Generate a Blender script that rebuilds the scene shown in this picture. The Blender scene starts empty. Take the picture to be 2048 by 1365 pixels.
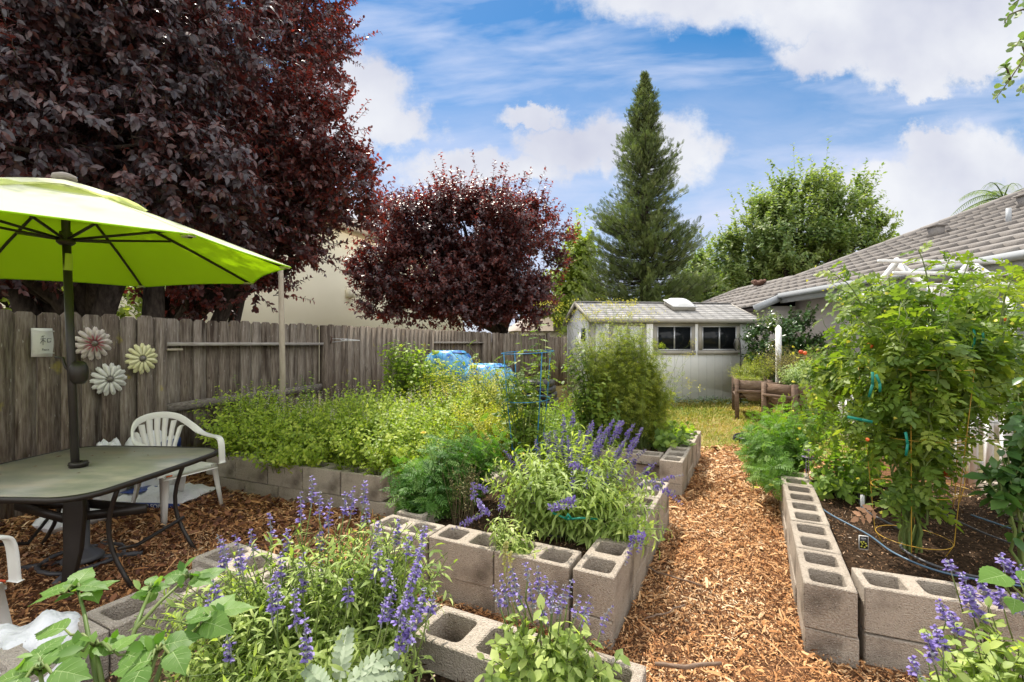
import bpy, bmesh, math, random
import numpy as np
from mathutils import Vector, Matrix
R = math.radians
rng = np.random.default_rng(11)
random.seed(5)
scene = bpy.context.scene
COL = scene.collection
# ------------------------------------------------------------------ camera
EYE = 1.36
cam = bpy.data.cameras.new("camera"); cam.lens = 950/2048*36; cam.sensor_width = 36
cam.clip_start = .05; cam.clip_end = 2000
co = bpy.data.objects.new("camera", cam); COL.objects.link(co)
co.location = (0, 0, EYE); co.rotation_euler = (R(90), 0, 0)
scene.camera = co
scene.view_settings.view_transform = 'Standard'; scene.view_settings.look = 'None'
scene.view_settings.exposure = 0.5; scene.view_settings.gamma = 1
scene.cycles.max_bounces = 8; scene.cycles.transparent_max_bounces = 8
# ------------------------------------------------------------------ sun and sky
SUN = Vector((-.22, .55, 1.0)).normalized()
sl = bpy.data.lights.new("sun", 'SUN'); sl.energy = 4.7; sl.angle = R(.6); sl.color = (1, .93, .82)
so = bpy.data.objects.new("sun", sl); COL.objects.link(so)
so.rotation_euler = SUN.to_track_quat('Z', 'Y').to_euler()
world = bpy.data.worlds.new("World"); scene.world = world; world.use_nodes = True
def build_world():
    nt = world.node_tree; N = nt.nodes; L = nt.links; N.clear()
    def m(op, a, b=None, c=None, clamp=False):
        n = N.new('ShaderNodeMath'); n.operation = op; n.use_clamp = clamp
        for i, v in enumerate((a, b, c)):
            if v is None: continue
            if isinstance(v, (int, float)): n.inputs[i].default_value = v
            else: L.new(v, n.inputs[i])
        return n.outputs[0]
    def mix(f, a, b):
        n = N.new('ShaderNodeMix'); n.data_type = 'RGBA'; n.clamp_factor = True
        for k, v in ((0, f), (6, a), (7, b)):
            if isinstance(v, (int, float, tuple)): n.inputs[k].default_value = v
            else: L.new(v, n.inputs[k])
        return n.outputs[2]
    sky = N.new('ShaderNodeTexSky'); sky.sky_type = 'NISHITA'; sky.sun_disc = False
    sky.sun_elevation = math.asin(SUN.z); sky.sun_rotation = math.atan2(SUN.x, SUN.y)
    sky.air_density = 1.0; sky.dust_density = .3; sky.ozone_density = 2.5
    hs = N.new('ShaderNodeHueSaturation'); hs.inputs['Hue'].default_value = .494; hs.inputs['Saturation'].default_value = 1.38; hs.inputs['Value'].default_value = .96
    L.new(sky.outputs[0], hs.inputs['Color'])
    tc = N.new('ShaderNodeTexCoord'); sp = N.new('ShaderNodeSeparateXYZ'); L.new(tc.outputs['Generated'], sp.inputs[0])
    x, y, z = sp.outputs
    ya = m('MAXIMUM', m('ABSOLUTE', y), .12)
    u = m('DIVIDE', x, ya); v = m('DIVIDE', z, ya)
    def noise(vec, scale, detail, rough=.55, dist=0):
        n = N.new('ShaderNodeTexNoise'); n.inputs['Scale'].default_value = scale; n.inputs['Detail'].default_value = detail
        n.inputs['Roughness'].default_value = rough; n.inputs['Distortion'].default_value = dist
        L.new(vec, n.inputs['Vector']); return n.outputs['Fac']
    def comb(a, b, c=0.0):
        n = N.new('ShaderNodeCombineXYZ')
        for i, q in enumerate((a, b, c)):
            if isinstance(q, (int, float)): n.inputs[i].default_value = q
            else: L.new(q, n.inputs[i])
        return n.outputs[0]
    uv = comb(u, v, m('MULTIPLY', m('SIGN', y), .7))
    n1 = noise(uv, 6.5, 12, .66); n2 = noise(comb(u, v, 3.3), 3.0, 5, .5); n3 = noise(uv, 14, 12, .66)
    du = m('ADD', u, m('MULTIPLY', m('SUBTRACT', n1, .5), .26)); dv = m('ADD', v, m('MULTIPLY', m('SUBTRACT', n3, .5), .13))
    lobes = [(1830,50,300,110),(1640,110,105,50),(1960,110,150,60),(1800,130,120,55),(1840,180,60,30),(1390,-20,260,75),(1620,20,170,70),
             (1930,325,130,72),(1860,290,60,35),(2080,350,120,70),(1790,370,130,55),(1680,400,110,62),(1900,440,330,80),(2200,250,130,60),
             (720,185,105,78),(650,150,60,45),(770,250,90,50),(640,250,110,80),
             (1330,300,100,80),(1230,290,80,60),(1120,300,100,50),(960,340,170,34),(1060,240,90,24),(760,420,30,30)]
    mk = None
    for (px, py, rx, ry) in lobes:
        cu, cv, ru, rv = (px-1024)/950, (683-py)/950, rx/950, ry/950
        a = m('MULTIPLY', m('SUBTRACT', du, cu), 1/ru); b = m('MULTIPLY', m('SUBTRACT', dv, cv), 1/rv)
        d = m('SUBTRACT', 1.25, m('SQRT', m('ADD', m('MULTIPLY', a, a), m('MULTIPLY', b, b))))
        mk = d if mk is None else m('MAXIMUM', mk, d)
    far = m('MULTIPLY', m('SUBTRACT', noise(tc.outputs['Generated'], 2.6, 8, .55), .40), 6.0)     # unseen clouds over the rest of the sky, dense for fill light
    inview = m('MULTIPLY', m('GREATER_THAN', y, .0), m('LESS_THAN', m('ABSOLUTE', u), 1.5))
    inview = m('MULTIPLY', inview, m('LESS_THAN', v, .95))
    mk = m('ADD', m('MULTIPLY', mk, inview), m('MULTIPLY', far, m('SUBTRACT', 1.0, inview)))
    cum = m('SMOOTHSTEP' if False else 'MULTIPLY', mk, 1.7, clamp=True)
    cum = m('MULTIPLY', m('MULTIPLY', cum, cum), m('SUBTRACT', 3.0, m('MULTIPLY', cum, 2.0)))
    # thin streaks
    su = m('ADD', u, m('MULTIPLY', v, 1.2)); sv = m('SUBTRACT', v, m('MULTIPLY', u, .12))
    st = noise(comb(m('MULTIPLY', su, 1.1), m('MULTIPLY', sv, 5.5), 1.7), 2.2, 7, .52, .3)
    st = m('MULTIPLY', m('SUBTRACT', st, .45), 3.4, clamp=True)
    st = m('MULTIPLY', st, .85)
    hz = m('SUBTRACT', 1.36, m('MULTIPLY', v, 2.1), clamp=True)       # paler towards the horizon
    hw = noise(comb(m('MULTIPLY', su, 2.2), m('MULTIPLY', sv, 6.5), 8.1), 1.8, 9, .58, .5)
    hz = m('MULTIPLY', m('MULTIPLY', hz, m('ADD', .08, m('MULTIPLY', hw, 1.6))), .93, clamp=True)
    skyc = mix(st, hs.outputs[0], (5.5, 5.9, 7.2, 1))
    skyc = mix(hz, skyc, (5.1, 5.5, 6.9, 1))
    shade = m('MULTIPLY', m('SUBTRACT', n2, .42), 3.6, clamp=True)
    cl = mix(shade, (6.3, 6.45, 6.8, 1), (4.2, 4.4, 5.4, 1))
    cl = mix(inview, (14, 13.9, 13.8, 1), cl)               # unseen clouds overhead and behind the viewer, brightened as added fill light
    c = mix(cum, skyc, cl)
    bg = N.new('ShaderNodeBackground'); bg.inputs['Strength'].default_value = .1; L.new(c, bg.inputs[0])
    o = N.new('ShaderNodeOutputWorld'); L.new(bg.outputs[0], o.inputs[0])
build_world()
# ------------------------------------------------------------------ helpers
def tag(o, label=None, cat=None, group=None, kind=None):
    if label: o["label"] = label
    if cat: o["category"] = cat
    if group: o["group"] = group
    if kind: o["kind"] = kind
    return o
def empty(name, loc=(0, 0, 0), rz=0, label=None, cat=None, group=None):
    o = bpy.data.objects.new(name, None); COL.objects.link(o); o.empty_display_size = .1
    o.location = loc; o.rotation_euler = (0, 0, rz)
    return tag(o, label, cat, group)
class MB:
    """collects vertices, faces and a per-piece tint, then links them as one mesh object"""
    def __init__(s): s.V = []; s.I = []; s.S = []; s.T = []; s.n = 0
    def raw(s, V, faces, tint=None):
        V = np.asarray(V, float).reshape(-1, 3)
        if tint is None: tint = random.random()
        s.V.append(V); s.T.append(np.full(len(V), tint) if np.isscalar(tint) else np.asarray(tint))
        for f in faces:
            s.I.append(np.asarray(f)+s.n); s.S.append(np.array([len(f)]))
        s.n += len(V)
    def many(s, V, T, tint):                      # V (n,m,3) copies of a template with faces T
        n, mm = V.shape[:2]
        s.V.append(V.reshape(-1, 3)); s.T.append(np.repeat(tint, mm))
        off = (np.arange(n)*mm)[:, None]+s.n
        for k in sorted({len(f) for f in T}):
            F = np.array([f for f in T if len(f) == k]).reshape(-1)
            s.I.append((off+F[None]).reshape(-1)); s.S.append(np.full(n*(len(F)//k), k))
        s.n += n*mm
    def box(s, c, d, rz=0, tint=None, M=None):
        x, y, z = [q/2 for q in d]
        V = np.array([(-x,-y,-z),(x,-y,-z),(x,y,-z),(-x,y,-z),(-x,-y,z),(x,-y,z),(x,y,z),(-x,y,z)])
        if M is not None: V = V @ np.array(M.to_3x3()).T
        elif rz:
            a, b = math.cos(rz), math.sin(rz); V = V @ np.array([(a,b,0),(-b,a,0),(0,0,1)])
        s.raw(V+np.array(c), [(0,3,2,1),(4,5,6,7),(0,1,5,4),(1,2,6,5),(2,3,7,6),(3,0,4,7)], tint)
    def bar(s, a, b, w, h, up=(0, 0, 1), tint=None):    # box beam from a to b
        a, b = Vector(a), Vector(b); X = (b-a); l = X.length; X.normalize()
        Y = Vector(up).cross(X)
        if Y.length < 1e-4: Y = Vector((1, 0, 0)).cross(X)
        Y.normalize(); Z = X.cross(Y)
        M = Matrix((X, Y, Z)).transposed()
        s.box((a+b)/2, (l, w, h), tint=tint, M=M)
    def tube(s, pts, r, n=8, cap=True, tint=None):
        P = np.array([tuple(p) for p in pts], float); K = len(P)
        r = np.full(K, r) if np.isscalar(r) else np.array(r, float)
        t = np.gradient(P, axis=0); t /= np.linalg.norm(t, axis=1)[:, None]+1e-12
        ref = np.array([0, 0, 1.]) if abs(t[:, 2]).mean() < .8 else np.array([1., 0, 0])
        a = np.cross(t, ref); a /= np.linalg.norm(a, axis=1)[:, None]+1e-12; b = np.cross(t, a)
        th = np.arange(n)*2*math.pi/n
        V = P[:, None]+r[:, None, None]*(np.cos(th)[None, :, None]*a[:, None]+np.sin(th)[None, :, None]*b[:, None])
        F = [(i*n+j, i*n+(j+1) % n, (i+1)*n+(j+1) % n, (i+1)*n+j) for i in range(K-1) for j in range(n)]
        if cap: F += [tuple(range(n))[::-1], tuple((K-1)*n+j for j in range(n))]
        s.raw(V.reshape(-1, 3), F, tint)
    def lathe(s, prof, c=(0, 0, 0), n=24, tint=None):
        th = np.arange(n)*2*math.pi/n
        V = np.array([[(r*math.cos(t)+c[0], r*math.sin(t)+c[1], z+c[2]) for t in th] for r, z in prof])
        F = [(i*n+j, i*n+(j+1) % n, (i+1)*n+(j+1) % n, (i+1)*n+j) for i in range(len(prof)-1) for j in range(n)]
        s.raw(V.reshape(-1, 3), F, tint)
    def prism(s, poly, z0, z1, tint=None):
        n = len(poly)
        V = [(p[0], p[1], z0) for p in poly]+[(p[0], p[1], z1) for p in poly]
        s.raw(V, [tuple(range(n))[::-1], tuple(range(n, 2*n))]+[(i, (i+1) % n, n+(i+1) % n, n+i) for i in range(n)], tint)
    def build(s, name, mat, parent=None, smooth=False, bevel=0):
        me = bpy.data.meshes.new(name)
        V = np.concatenate(s.V); I = np.concatenate(s.I).astype(np.int32); S = np.concatenate(s.S).astype(np.int32)
        me.vertices.add(len(V)); me.vertices.foreach_set('co', V.reshape(-1).astype(np.float32))
        me.loops.add(len(I)); me.loops.foreach_set('vertex_index', I)
        me.polygons.add(len(S)); st = np.zeros(len(S), np.int32); st[1:] = np.cumsum(S)[:-1]
        me.polygons.foreach_set('loop_start', st)
        if smooth: me.polygons.foreach_set('use_smooth', np.ones(len(S), bool))
        a = me.attributes.new('tint', 'FLOAT', 'POINT'); a.data.foreach_set('value', np.concatenate(s.T).astype(np.float32))
        me.update(calc_edges=True); me.materials.append(mat)
        o = bpy.data.objects.new(name, me); COL.objects.link(o)
        if parent: o.parent = parent
        if bevel:
            b = o.modifiers.new('bevel', 'BEVEL'); b.width = bevel; b.segments = 2; b.limit_method = 'ANGLE'; b.angle_limit = R(40)
        return o
# ------------------------------------------------------------------ materials
def mat(name, cols, tint=1.0, rough=.7, noise=None, bump=0, bscale=60, stretch=(1, 1, 1), trans=None, tw=.4, spec=.5, metal=0, coords='Object', amt=.5, extra=None):
    """base colour from a ramp driven by the piece's own tint and a noise; optional bump and thin-leaf translucency"""
    ma = bpy.data.materials.new(name); ma.use_nodes = True; nt = ma.node_tree; N = nt.nodes; L = nt.links
    p = N['Principled BSDF']; out = N['Material Output']
    p.inputs['Roughness'].default_value = rough; p.inputs['Metallic'].default_value = metal
    p.inputs['Specular IOR Level'].default_value = spec
    tc = N.new('ShaderNodeTexCoord'); mp = N.new('ShaderNodeMapping'); mp.inputs['Scale'].default_value = stretch
    L.new(tc.outputs[coords], mp.inputs[0])
    at = N.new('ShaderNodeAttribute'); at.attribute_name = 'tint'
    ramp = N.new('ShaderNodeValToRGB'); e = ramp.color_ramp.elements
    n = len(cols)
    for i, c in enumerate(cols):
        pos = i/(n-1) if n > 1 else 0
        if i == 0: el = e[0]
        elif i == n-1: el = e[-1]
        else: el = e.new(pos)
        el.position = pos; el.color = (*c, 1)
    if n == 1: e[-1].color = (*cols[0], 1)
    fac = at.outputs['Fac']
    if noise:
        nz = N.new('ShaderNodeTexNoise'); nz.inputs['Scale'].default_value = noise; nz.inputs['Detail'].default_value = 6; nz.inputs['Roughness'].default_value = .62
        L.new(mp.outputs[0], nz.inputs['Vector'])
        mr = N.new('ShaderNodeMapRange'); mr.inputs[1].default_value = .3; mr.inputs[2].default_value = .7
        L.new(nz.outputs['Fac'], mr.inputs[0])
        mx = N.new('ShaderNodeMix'); mx.inputs[0].default_value = amt
        L.new(at.outputs['Fac'], mx.inputs[2]); L.new(mr.outputs[0], mx.inputs[3]); fac = mx.outputs[0]
    L.new(fac, ramp.inputs[0]); col = ramp.outputs[0]
    if extra:                                          # (colour, scale, low, high) blotches: stains, moss, wear, painted light and shade
        for (c2, sc, lo, hi, strc) in extra:
            mp2 = N.new('ShaderNodeMapping'); mp2.inputs['Scale'].default_value = strc; L.new(tc.outputs[coords], mp2.inputs[0])
            n2 = N.new('ShaderNodeTexNoise'); n2.inputs['Scale'].default_value = sc; n2.inputs['Detail'].default_value = 5; L.new(mp2.outputs[0], n2.inputs['Vector'])
            r2 = N.new('ShaderNodeMapRange'); r2.inputs[1].default_value = lo; r2.inputs[2].default_value = hi; L.new(n2.outputs['Fac'], r2.inputs[0])
            m2 = N.new('ShaderNodeMix'); m2.data_type = 'RGBA'; L.new(r2.outputs[0], m2.inputs[0]); L.new(col, m2.inputs[6]); m2.inputs[7].default_value = (*c2, 1); col = m2.outputs[2]
    L.new(col, p.inputs['Base Color'])
    if bump:
        bn = N.new('ShaderNodeTexNoise'); bn.inputs['Scale'].default_value = bscale; bn.inputs['Detail'].default_value = 5
        L.new(mp.outputs[0], bn.inputs['Vector'])
        bp = N.new('ShaderNodeBump'); bp.inputs['Strength'].default_value = bump; bp.inputs['Distance'].default_value = .02
        L.new(bn.outputs['Fac'], bp.inputs['Height']); L.new(bp.outputs[0], p.inputs['Normal'])
    if trans:
        t = N.new('ShaderNodeBsdfTranslucent'); ms = N.new('ShaderNodeMixShader'); ms.inputs[0].default_value = tw
        mm = N.new('ShaderNodeMix'); mm.data_type = 'RGBA'; mm.blend_type = 'MULTIPLY'; mm.inputs[0].default_value = 1
        mul = N.new('ShaderNodeVectorMath'); mul.operation = 'MULTIPLY'; mul.inputs[1].default_value = trans
        L.new(col, mul.inputs[0]); L.new(mul.outputs[0], t.inputs[0])
        L.new(p.outputs[0], ms.inputs[1]); L.new(t.outputs[0], ms.inputs[2]); L.new(ms.outputs[0], out.inputs[0])
    return ma
M = {}
M['wood'] = mat('weathered_wood', [(.050,.036,.027),(.15,.118,.09),(.25,.212,.17),(.38,.34,.29)], rough=.9, noise=7, stretch=(9,9,.9), bump=.5, bscale=14, spec=.15, amt=.62,
                extra=[((.05,.036,.026), 3.0, .55, .7, (5,5,.5)), ((.40,.38,.34), 60, .68, .74, (1,1,.3)), ((.30,.25,.06), 5, .68, .76, (1,1,1)), ((.045,.033,.024), 8, .69, .74, (1,1,.6))])
M['greywood'] = mat('grey_rail_wood', [(.18,.155,.13),(.33,.3,.265),(.48,.455,.42)], rough=.9, noise=6, stretch=(1,1,9), bump=.4, bscale=10, spec=.15, amt=.7)
M['lowrail'] = mat('lower_rail_wood', [(.10,.085,.07),(.20,.175,.15),(.33,.30,.265)], rough=.9, noise=6, stretch=(4,4,14), bump=.5, bscale=10, spec=.1, amt=.8)
M['stake'] = mat('stake_wood', [(.30,.25,.18),(.50,.44,.34)], rough=.8, noise=8, stretch=(5,5,1), bump=.2)
M['planter'] = mat('planter_wood', [(.06,.04,.03),(.16,.10,.065),(.27,.20,.15)], rough=.85, noise=5, stretch=(2,2,6), bump=.4, bscale=10)
M['concrete'] = mat('concrete_block', [(.30,.25,.20),(.49,.42,.345),(.65,.58,.49)], rough=.97, noise=90, bump=.9, bscale=160, spec=.1, amt=.5,
                    extra=[((.22,.185,.15), 5, .50, .72, (1,1,1)), ((.62,.57,.50), 150, .62, .7, (1,1,1)), ((.10,.085,.07), 120, .64, .7, (1,1,1))])
M['mulch'] = mat('mulch_ground', [(.06,.03,.018),(.15,.075,.04),(.26,.14,.07)], rough=1, noise=30, bump=1, bscale=60, spec=.05, amt=.9)
M['soil'] = mat('soil', [(.02,.014,.010),(.05,.032,.02),(.11,.07,.045)], rough=1, noise=45, bump=1, bscale=90, spec=.05, amt=.9)
M['lawn'] = mat('lawn_earth', [(.16,.13,.05),(.30,.24,.09),(.36,.30,.15)], rough=1, noise=8, bump=.6, spec=.05, amt=.9)
M['dirt'] = mat('ground', [(.10,.09,.05),(.17,.15,.08)], rough=1, noise=3, spec=.05, amt=.9)
M['chips'] = mat('wood_chips', [(.10,.045,.022),(.25,.11,.045),(.43,.20,.075),(.58,.315,.14),(.70,.445,.235),(.80,.62,.41)], rough=.85, spec=.2)
M['litter'] = mat('dry_leaves', [(.05,.02,.013),(.15,.06,.03),(.28,.12,.055),(.42,.23,.13)], rough=.7, spec=.3)
M['crumbs'] = mat('soil_crumbs', [(.02,.013,.009),(.06,.033,.018),(.15,.08,.04),(.34,.21,.12),(.6,.5,.4)], rough=.95, spec=.1)
M['grass'] = mat('grass_blades', [(.10,.15,.02),(.24,.28,.05),(.40,.34,.10),(.50,.38,.17)], trans=(1.2,1.2,.6), tw=.3, spec=.2)
M['bark'] = mat('bark', [(.02,.016,.013),(.06,.048,.04),(.11,.09,.07)], rough=.95, noise=8, stretch=(3,3,1), bump=.8, bscale=12, spec=.1, amt=.8)
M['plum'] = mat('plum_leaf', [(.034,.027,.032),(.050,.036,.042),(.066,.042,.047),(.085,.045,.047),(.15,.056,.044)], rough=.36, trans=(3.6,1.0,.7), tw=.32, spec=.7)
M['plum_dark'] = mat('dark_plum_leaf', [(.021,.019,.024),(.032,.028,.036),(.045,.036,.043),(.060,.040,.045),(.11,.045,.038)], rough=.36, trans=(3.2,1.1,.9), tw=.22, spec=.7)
def leafm(n, cols, tr=(1.5,1.6,.5), tw=.42, rough=.5, spec=.4, k=1.5): return mat(n, [tuple(min(.7, c*k) for c in q) for q in cols], rough=rough, trans=tr, tw=tw, spec=spec)
M['herb'] = leafm('herb_leaf', [(.05,.09,.02),(.11,.18,.03),(.19,.27,.045),(.30,.36,.08)])
M['mint'] = leafm('mint_leaf', [(.10,.16,.022),(.18,.25,.03),(.28,.34,.045),(.38,.41,.08)])
M['vine'] = leafm('vine_leaf', [(.11,.18,.02),(.20,.28,.03),(.32,.38,.05)], tw=.45)
M['yherb'] = leafm('yellow_herb_leaf', [(.10,.13,.02),(.24,.27,.03),(.38,.37,.05),(.45,.36,.10)])
M['marigold'] = leafm('marigold_leaf', [(.018,.055,.010),(.04,.11,.018),(.08,.17,.03),(.16,.25,.07)])
M['lmarigold'] = leafm('light_marigold_leaf', [(.04,.10,.015),(.09,.18,.025),(.17,.27,.05)])
M['salvia'] = leafm('salvia_leaf', [(.09,.14,.035),(.17,.23,.06),(.28,.34,.11),(.42,.46,.18)])
M['tomato'] = leafm('tomato_leaf', [(.05,.10,.018),(.10,.17,.028),(.17,.24,.04),(.28,.33,.07)], tr=(1.7,1.7,.5), tw=.45, k=1.2)
M['pepper'] = leafm('pepper_leaf', [(.025,.06,.018),(.05,.11,.03),(.09,.16,.04)], rough=.3, spec=.5)
M['broad'] = leafm('broad_leaf', [(.06,.14,.022),(.10,.20,.035),(.15,.26,.055),(.30,.40,.17)], tr=(1.5,1.7,.4), tw=.4, rough=.5, spec=.35, k=1.15)
M['fennel'] = leafm('wispy_leaf', [(.08,.12,.02),(.15,.19,.03),(.24,.27,.045),(.34,.33,.07)])
M['silver'] = leafm('silver_leaf', [(.15,.21,.12),(.22,.29,.17),(.33,.39,.26)], tr=(1,1.2,.7), tw=.25, k=1.0)
M['sage'] = leafm('sage_leaf', [(.14,.20,.09),(.25,.32,.15),(.36,.40,.20)])
M['dryherb'] = leafm('dry_herb', [(.16,.15,.06),(.28,.26,.11),(.38,.33,.17)])
M['citrus'] = leafm('citrus_leaf', [(.012,.035,.010),(.022,.055,.014),(.045,.09,.02)], rough=.3, tw=.2)
M['conifer'] = leafm('conifer_needles', [(.042,.060,.022),(.075,.100,.034),(.115,.142,.048),(.16,.17,.065)], tr=(1.2,1.4,.6), tw=.25)
M['oak'] = leafm('oak_leaf', [(.055,.10,.045),(.10,.155,.06),(.15,.205,.075),(.22,.26,.10)], tr=(1.5,1.6,.6), tw=.4, k=1.35)
M['lime'] = leafm('lime_leaf', [(.08,.13,.025),(.15,.20,.04),(.24,.28,.06)])
M['stem'] = mat('green_stem', [(.09,.14,.035),(.17,.21,.06)], rough=.5, spec=.3)
M['woodstem'] = mat('brown_stem', [(.08,.06,.03),(.16,.12,.06)], rough=.7)
M['spike'] = leafm('salvia_flower', [(.26,.29,.24),(.36,.36,.42),(.30,.26,.46),(.20,.15,.40),(.23,.17,.48)], tr=(1.1,1,1.3), tw=.25, k=1.1)
M['paleflower'] = leafm('pale_flower', [(.35,.30,.22),(.45,.36,.36),(.55,.48,.50)], tr=(1,1,1), tw=.2)
M['yflower'] = leafm('yellow_flower', [(.6,.45,.05),(.75,.6,.10)], tr=(1.1,1,.4), tw=.3)
M['oflower'] = leafm('orange_flower', [(.75,.28,.02),(.8,.4,.03)], tr=(1.1,1,.4), tw=.3)
M['mum'] = leafm('lilac_flower', [(.35,.25,.55),(.45,.35,.62)], tr=(1,1,1), tw=.2)
M['red'] = mat('ripe_tomato', [(.6,.06,.015),(.7,.16,.03)], rough=.25)
M['green_fruit'] = mat('green_tomato', [(.13,.19,.05)], rough=.3)
M['plastic'] = mat('white_plastic', [(.74,.72,.66),(.80,.78,.73)], rough=.38, noise=4, amt=.9, spec=.5)
M['bronze'] = mat('dark_bronze_metal', [(.022,.018,.015),(.04,.033,.028)], rough=.42, noise=8, amt=.8, spec=.5, metal=.3)
M['glass_top'] = mat('tabletop_glass', [(.19,.20,.15),(.28,.275,.21),(.40,.36,.27)], rough=.3, noise=3.5, amt=.95, spec=.6, stretch=(1,2.5,1), extra=[((.36,.30,.21), 2.2, .55, .72, (1,2,1))])  # warm blotches put patches of light into the tabletop colour
M['lime_tape'] = mat('yellow_tape', [(.4,.5,.05)], rough=.5)
M['bluewire'] = mat('blue_coated_wire', [(.01,.14,.30),(.015,.18,.36)], rough=.35)
M['yellowwire'] = mat('yellow_coated_wire', [(.50,.29,.03),(.55,.34,.05)], rough=.4)
M['tie'] = mat('green_tie_ribbon', [(.0,.17,.12),(.0,.22,.15)], rough=.5)
M['blue_plastic'] = mat('blue_barrel_plastic', [(.03,.20,.48),(.10,.38,.66),(.42,.66,.78)], rough=.22, noise=5, amt=.95, spec=.6, extra=[((.02,.10,.38), 7, .52, .60, (1,1,1))])  # dark blotches paint leaf shadow over the light blue
M['black'] = mat('black_plastic', [(.012,.012,.013),(.02,.02,.02)], rough=.4)
M['tube'] = mat('grey_tube', [(.06,.06,.065),(.10,.10,.11)], rough=.5)
M['bluetube'] = mat('blue_grey_tube', [(.09,.16,.24)], rough=.4)
M['shedwall'] = mat('shed_siding', [(.80,.81,.79),(.86,.87,.85)], rough=.75, noise=3, amt=.8, spec=.2, extra=[((.60,.58,.50), 1.6, .80, 1.0, (1,1,1.2))])
M['groove'] = mat('siding_groove_shade', [(.50,.50,.48)], rough=.9)
M['shedtrim'] = mat('taupe_trim', [(.34,.315,.27),(.40,.375,.33)], rough=.8, noise=6, amt=.8, bump=.2, bscale=30)
M['shingle'] = mat('shed_shingle', [(.30,.295,.285),(.38,.37,.36),(.46,.45,.43)], rough=.95, noise=40, amt=.4, bump=.5, bscale=90, spec=.1, extra=[((.22,.215,.19), 6, .58, .75, (1,1,1))])
M['tile'] = mat('roof_tile', [(.235,.215,.20),(.265,.245,.23),(.30,.278,.26)], rough=.9, noise=10, amt=.35, bump=.3, bscale=60, spec=.15)
M['tile_dark'] = mat('roof_underlay', [(.07,.055,.05)], rough=1)
M['ntile'] = mat('neighbour_roof_tile', [(.30,.25,.22),(.42,.36,.31)], rough=.9)
M['stucco'] = mat('pink_grey_stucco', [(.74,.68,.64),(.80,.74,.70)], rough=.95, noise=3, amt=.7, bump=.3, bscale=150, spec=.1)
M['cream'] = mat('cream_stucco', [(.86,.81,.63),(.89,.84,.67)], rough=.95, noise=2, amt=.7, bump=.3, bscale=100, spec=.1)
M['creamtrim'] = mat('cream_trim', [(.62,.52,.38)], rough=.8)
M['gutter'] = mat('grey_gutter', [(.36,.38,.40),(.42,.44,.46)], rough=.5)
M['white'] = mat('white_paint', [(.76,.76,.75),(.82,.82,.81)], rough=.5, noise=5, amt=.6)
M['pane'] = mat('dark_window_glass', [(.012,.014,.016)], rough=.12, spec=.25)
M['blind'] = mat('window_blind', [(.42,.46,.50)], rough=.4, noise=40, stretch=(.1,.1,3), amt=.8)
M['dome'] = mat('skylight_dome', [(.72,.72,.70)], rough=.25, spec=.6)
M['metalframe'] = mat('aluminium', [(.55,.56,.57)], rough=.35, metal=.5)
M['plaque'] = mat('ceramic_plaque', [(.66,.66,.62),(.74,.74,.70)], rough=.4, noise=8, amt=.8, extra=[((.42,.38,.22), 6, .62, .8, (1,1,1))])
M['ink'] = mat('dark_ink', [(.06,.06,.06)], rough=.6)
M['petal_white'] = mat('white_tin_petal', [(.58,.58,.52),(.74,.73,.66)], rough=.5)
M['petal_cream'] = mat('cream_tin_petal', [(.66,.64,.34),(.76,.74,.44)], rough=.5)
M['petal_pink'] = mat('pink_tin_petal', [(.55,.50,.45),(.64,.56,.52)], rough=.5)
M['petal_rose'] = mat('rose_streak', [(.30,.07,.09),(.42,.12,.14)], rough=.5)
M['tin'] = mat('dull_tin', [(.13,.12,.10),(.2,.18,.15)], rough=.4, metal=.5)
M['bag'] = mat('white_bag', [(.70,.71,.72),(.80,.80,.80)], rough=.35, noise=4, amt=.8, bump=1.0, bscale=14)
M['bagblue'] = mat('blue_bag_print', [(.02,.05,.22)], rough=.35)
M['rust'] = mat('rusty_iron', [(.10,.05,.035),(.16,.08,.05)], rough=.8)
M['palm'] = leafm('palm_frond', [(.07,.11,.04),(.13,.17,.07)])
def canopy_mat(name, base, tr, w):
    ma = bpy.data.materials.new(name); ma.use_nodes = True; N = ma.node_tree.nodes; L = ma.node_tree.links
    p = N['Principled BSDF']; p.inputs['Base Color'].default_value = (*base, 1); p.inputs['Roughness'].default_value = .85
    t = N.new('ShaderNodeBsdfTranslucent'); t.inputs[0].default_value = (*tr, 1)
    tc = N.new('ShaderNodeTexCoord'); nz = N.new('ShaderNodeTexNoise'); nz.inputs['Scale'].default_value = 3; L.new(tc.outputs['Object'], nz.inputs['Vector'])
    bp = N.new('ShaderNodeBump'); bp.inputs['Strength'].default_value = .5; bp.inputs['Distance'].default_value = .06; L.new(nz.outputs[0], bp.inputs['Height']); L.new(bp.outputs[0], p.inputs['Normal'])
    ms = N.new('ShaderNodeMixShader'); ms.inputs[0].default_value = w
    L.new(p.outputs[0], ms.inputs[1]); L.new(t.outputs[0], ms.inputs[2]); L.new(ms.outputs[0], N['Material Output'].inputs[0])
    return ma
M['lining'] = canopy_mat('umbrella_lining', (.36, .55, .02), (.62, .90, .02), .5)
M['canopy'] = canopy_mat('umbrella_cloth', (.74, .74, .58), (.85, .95, .35), .4)
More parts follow.
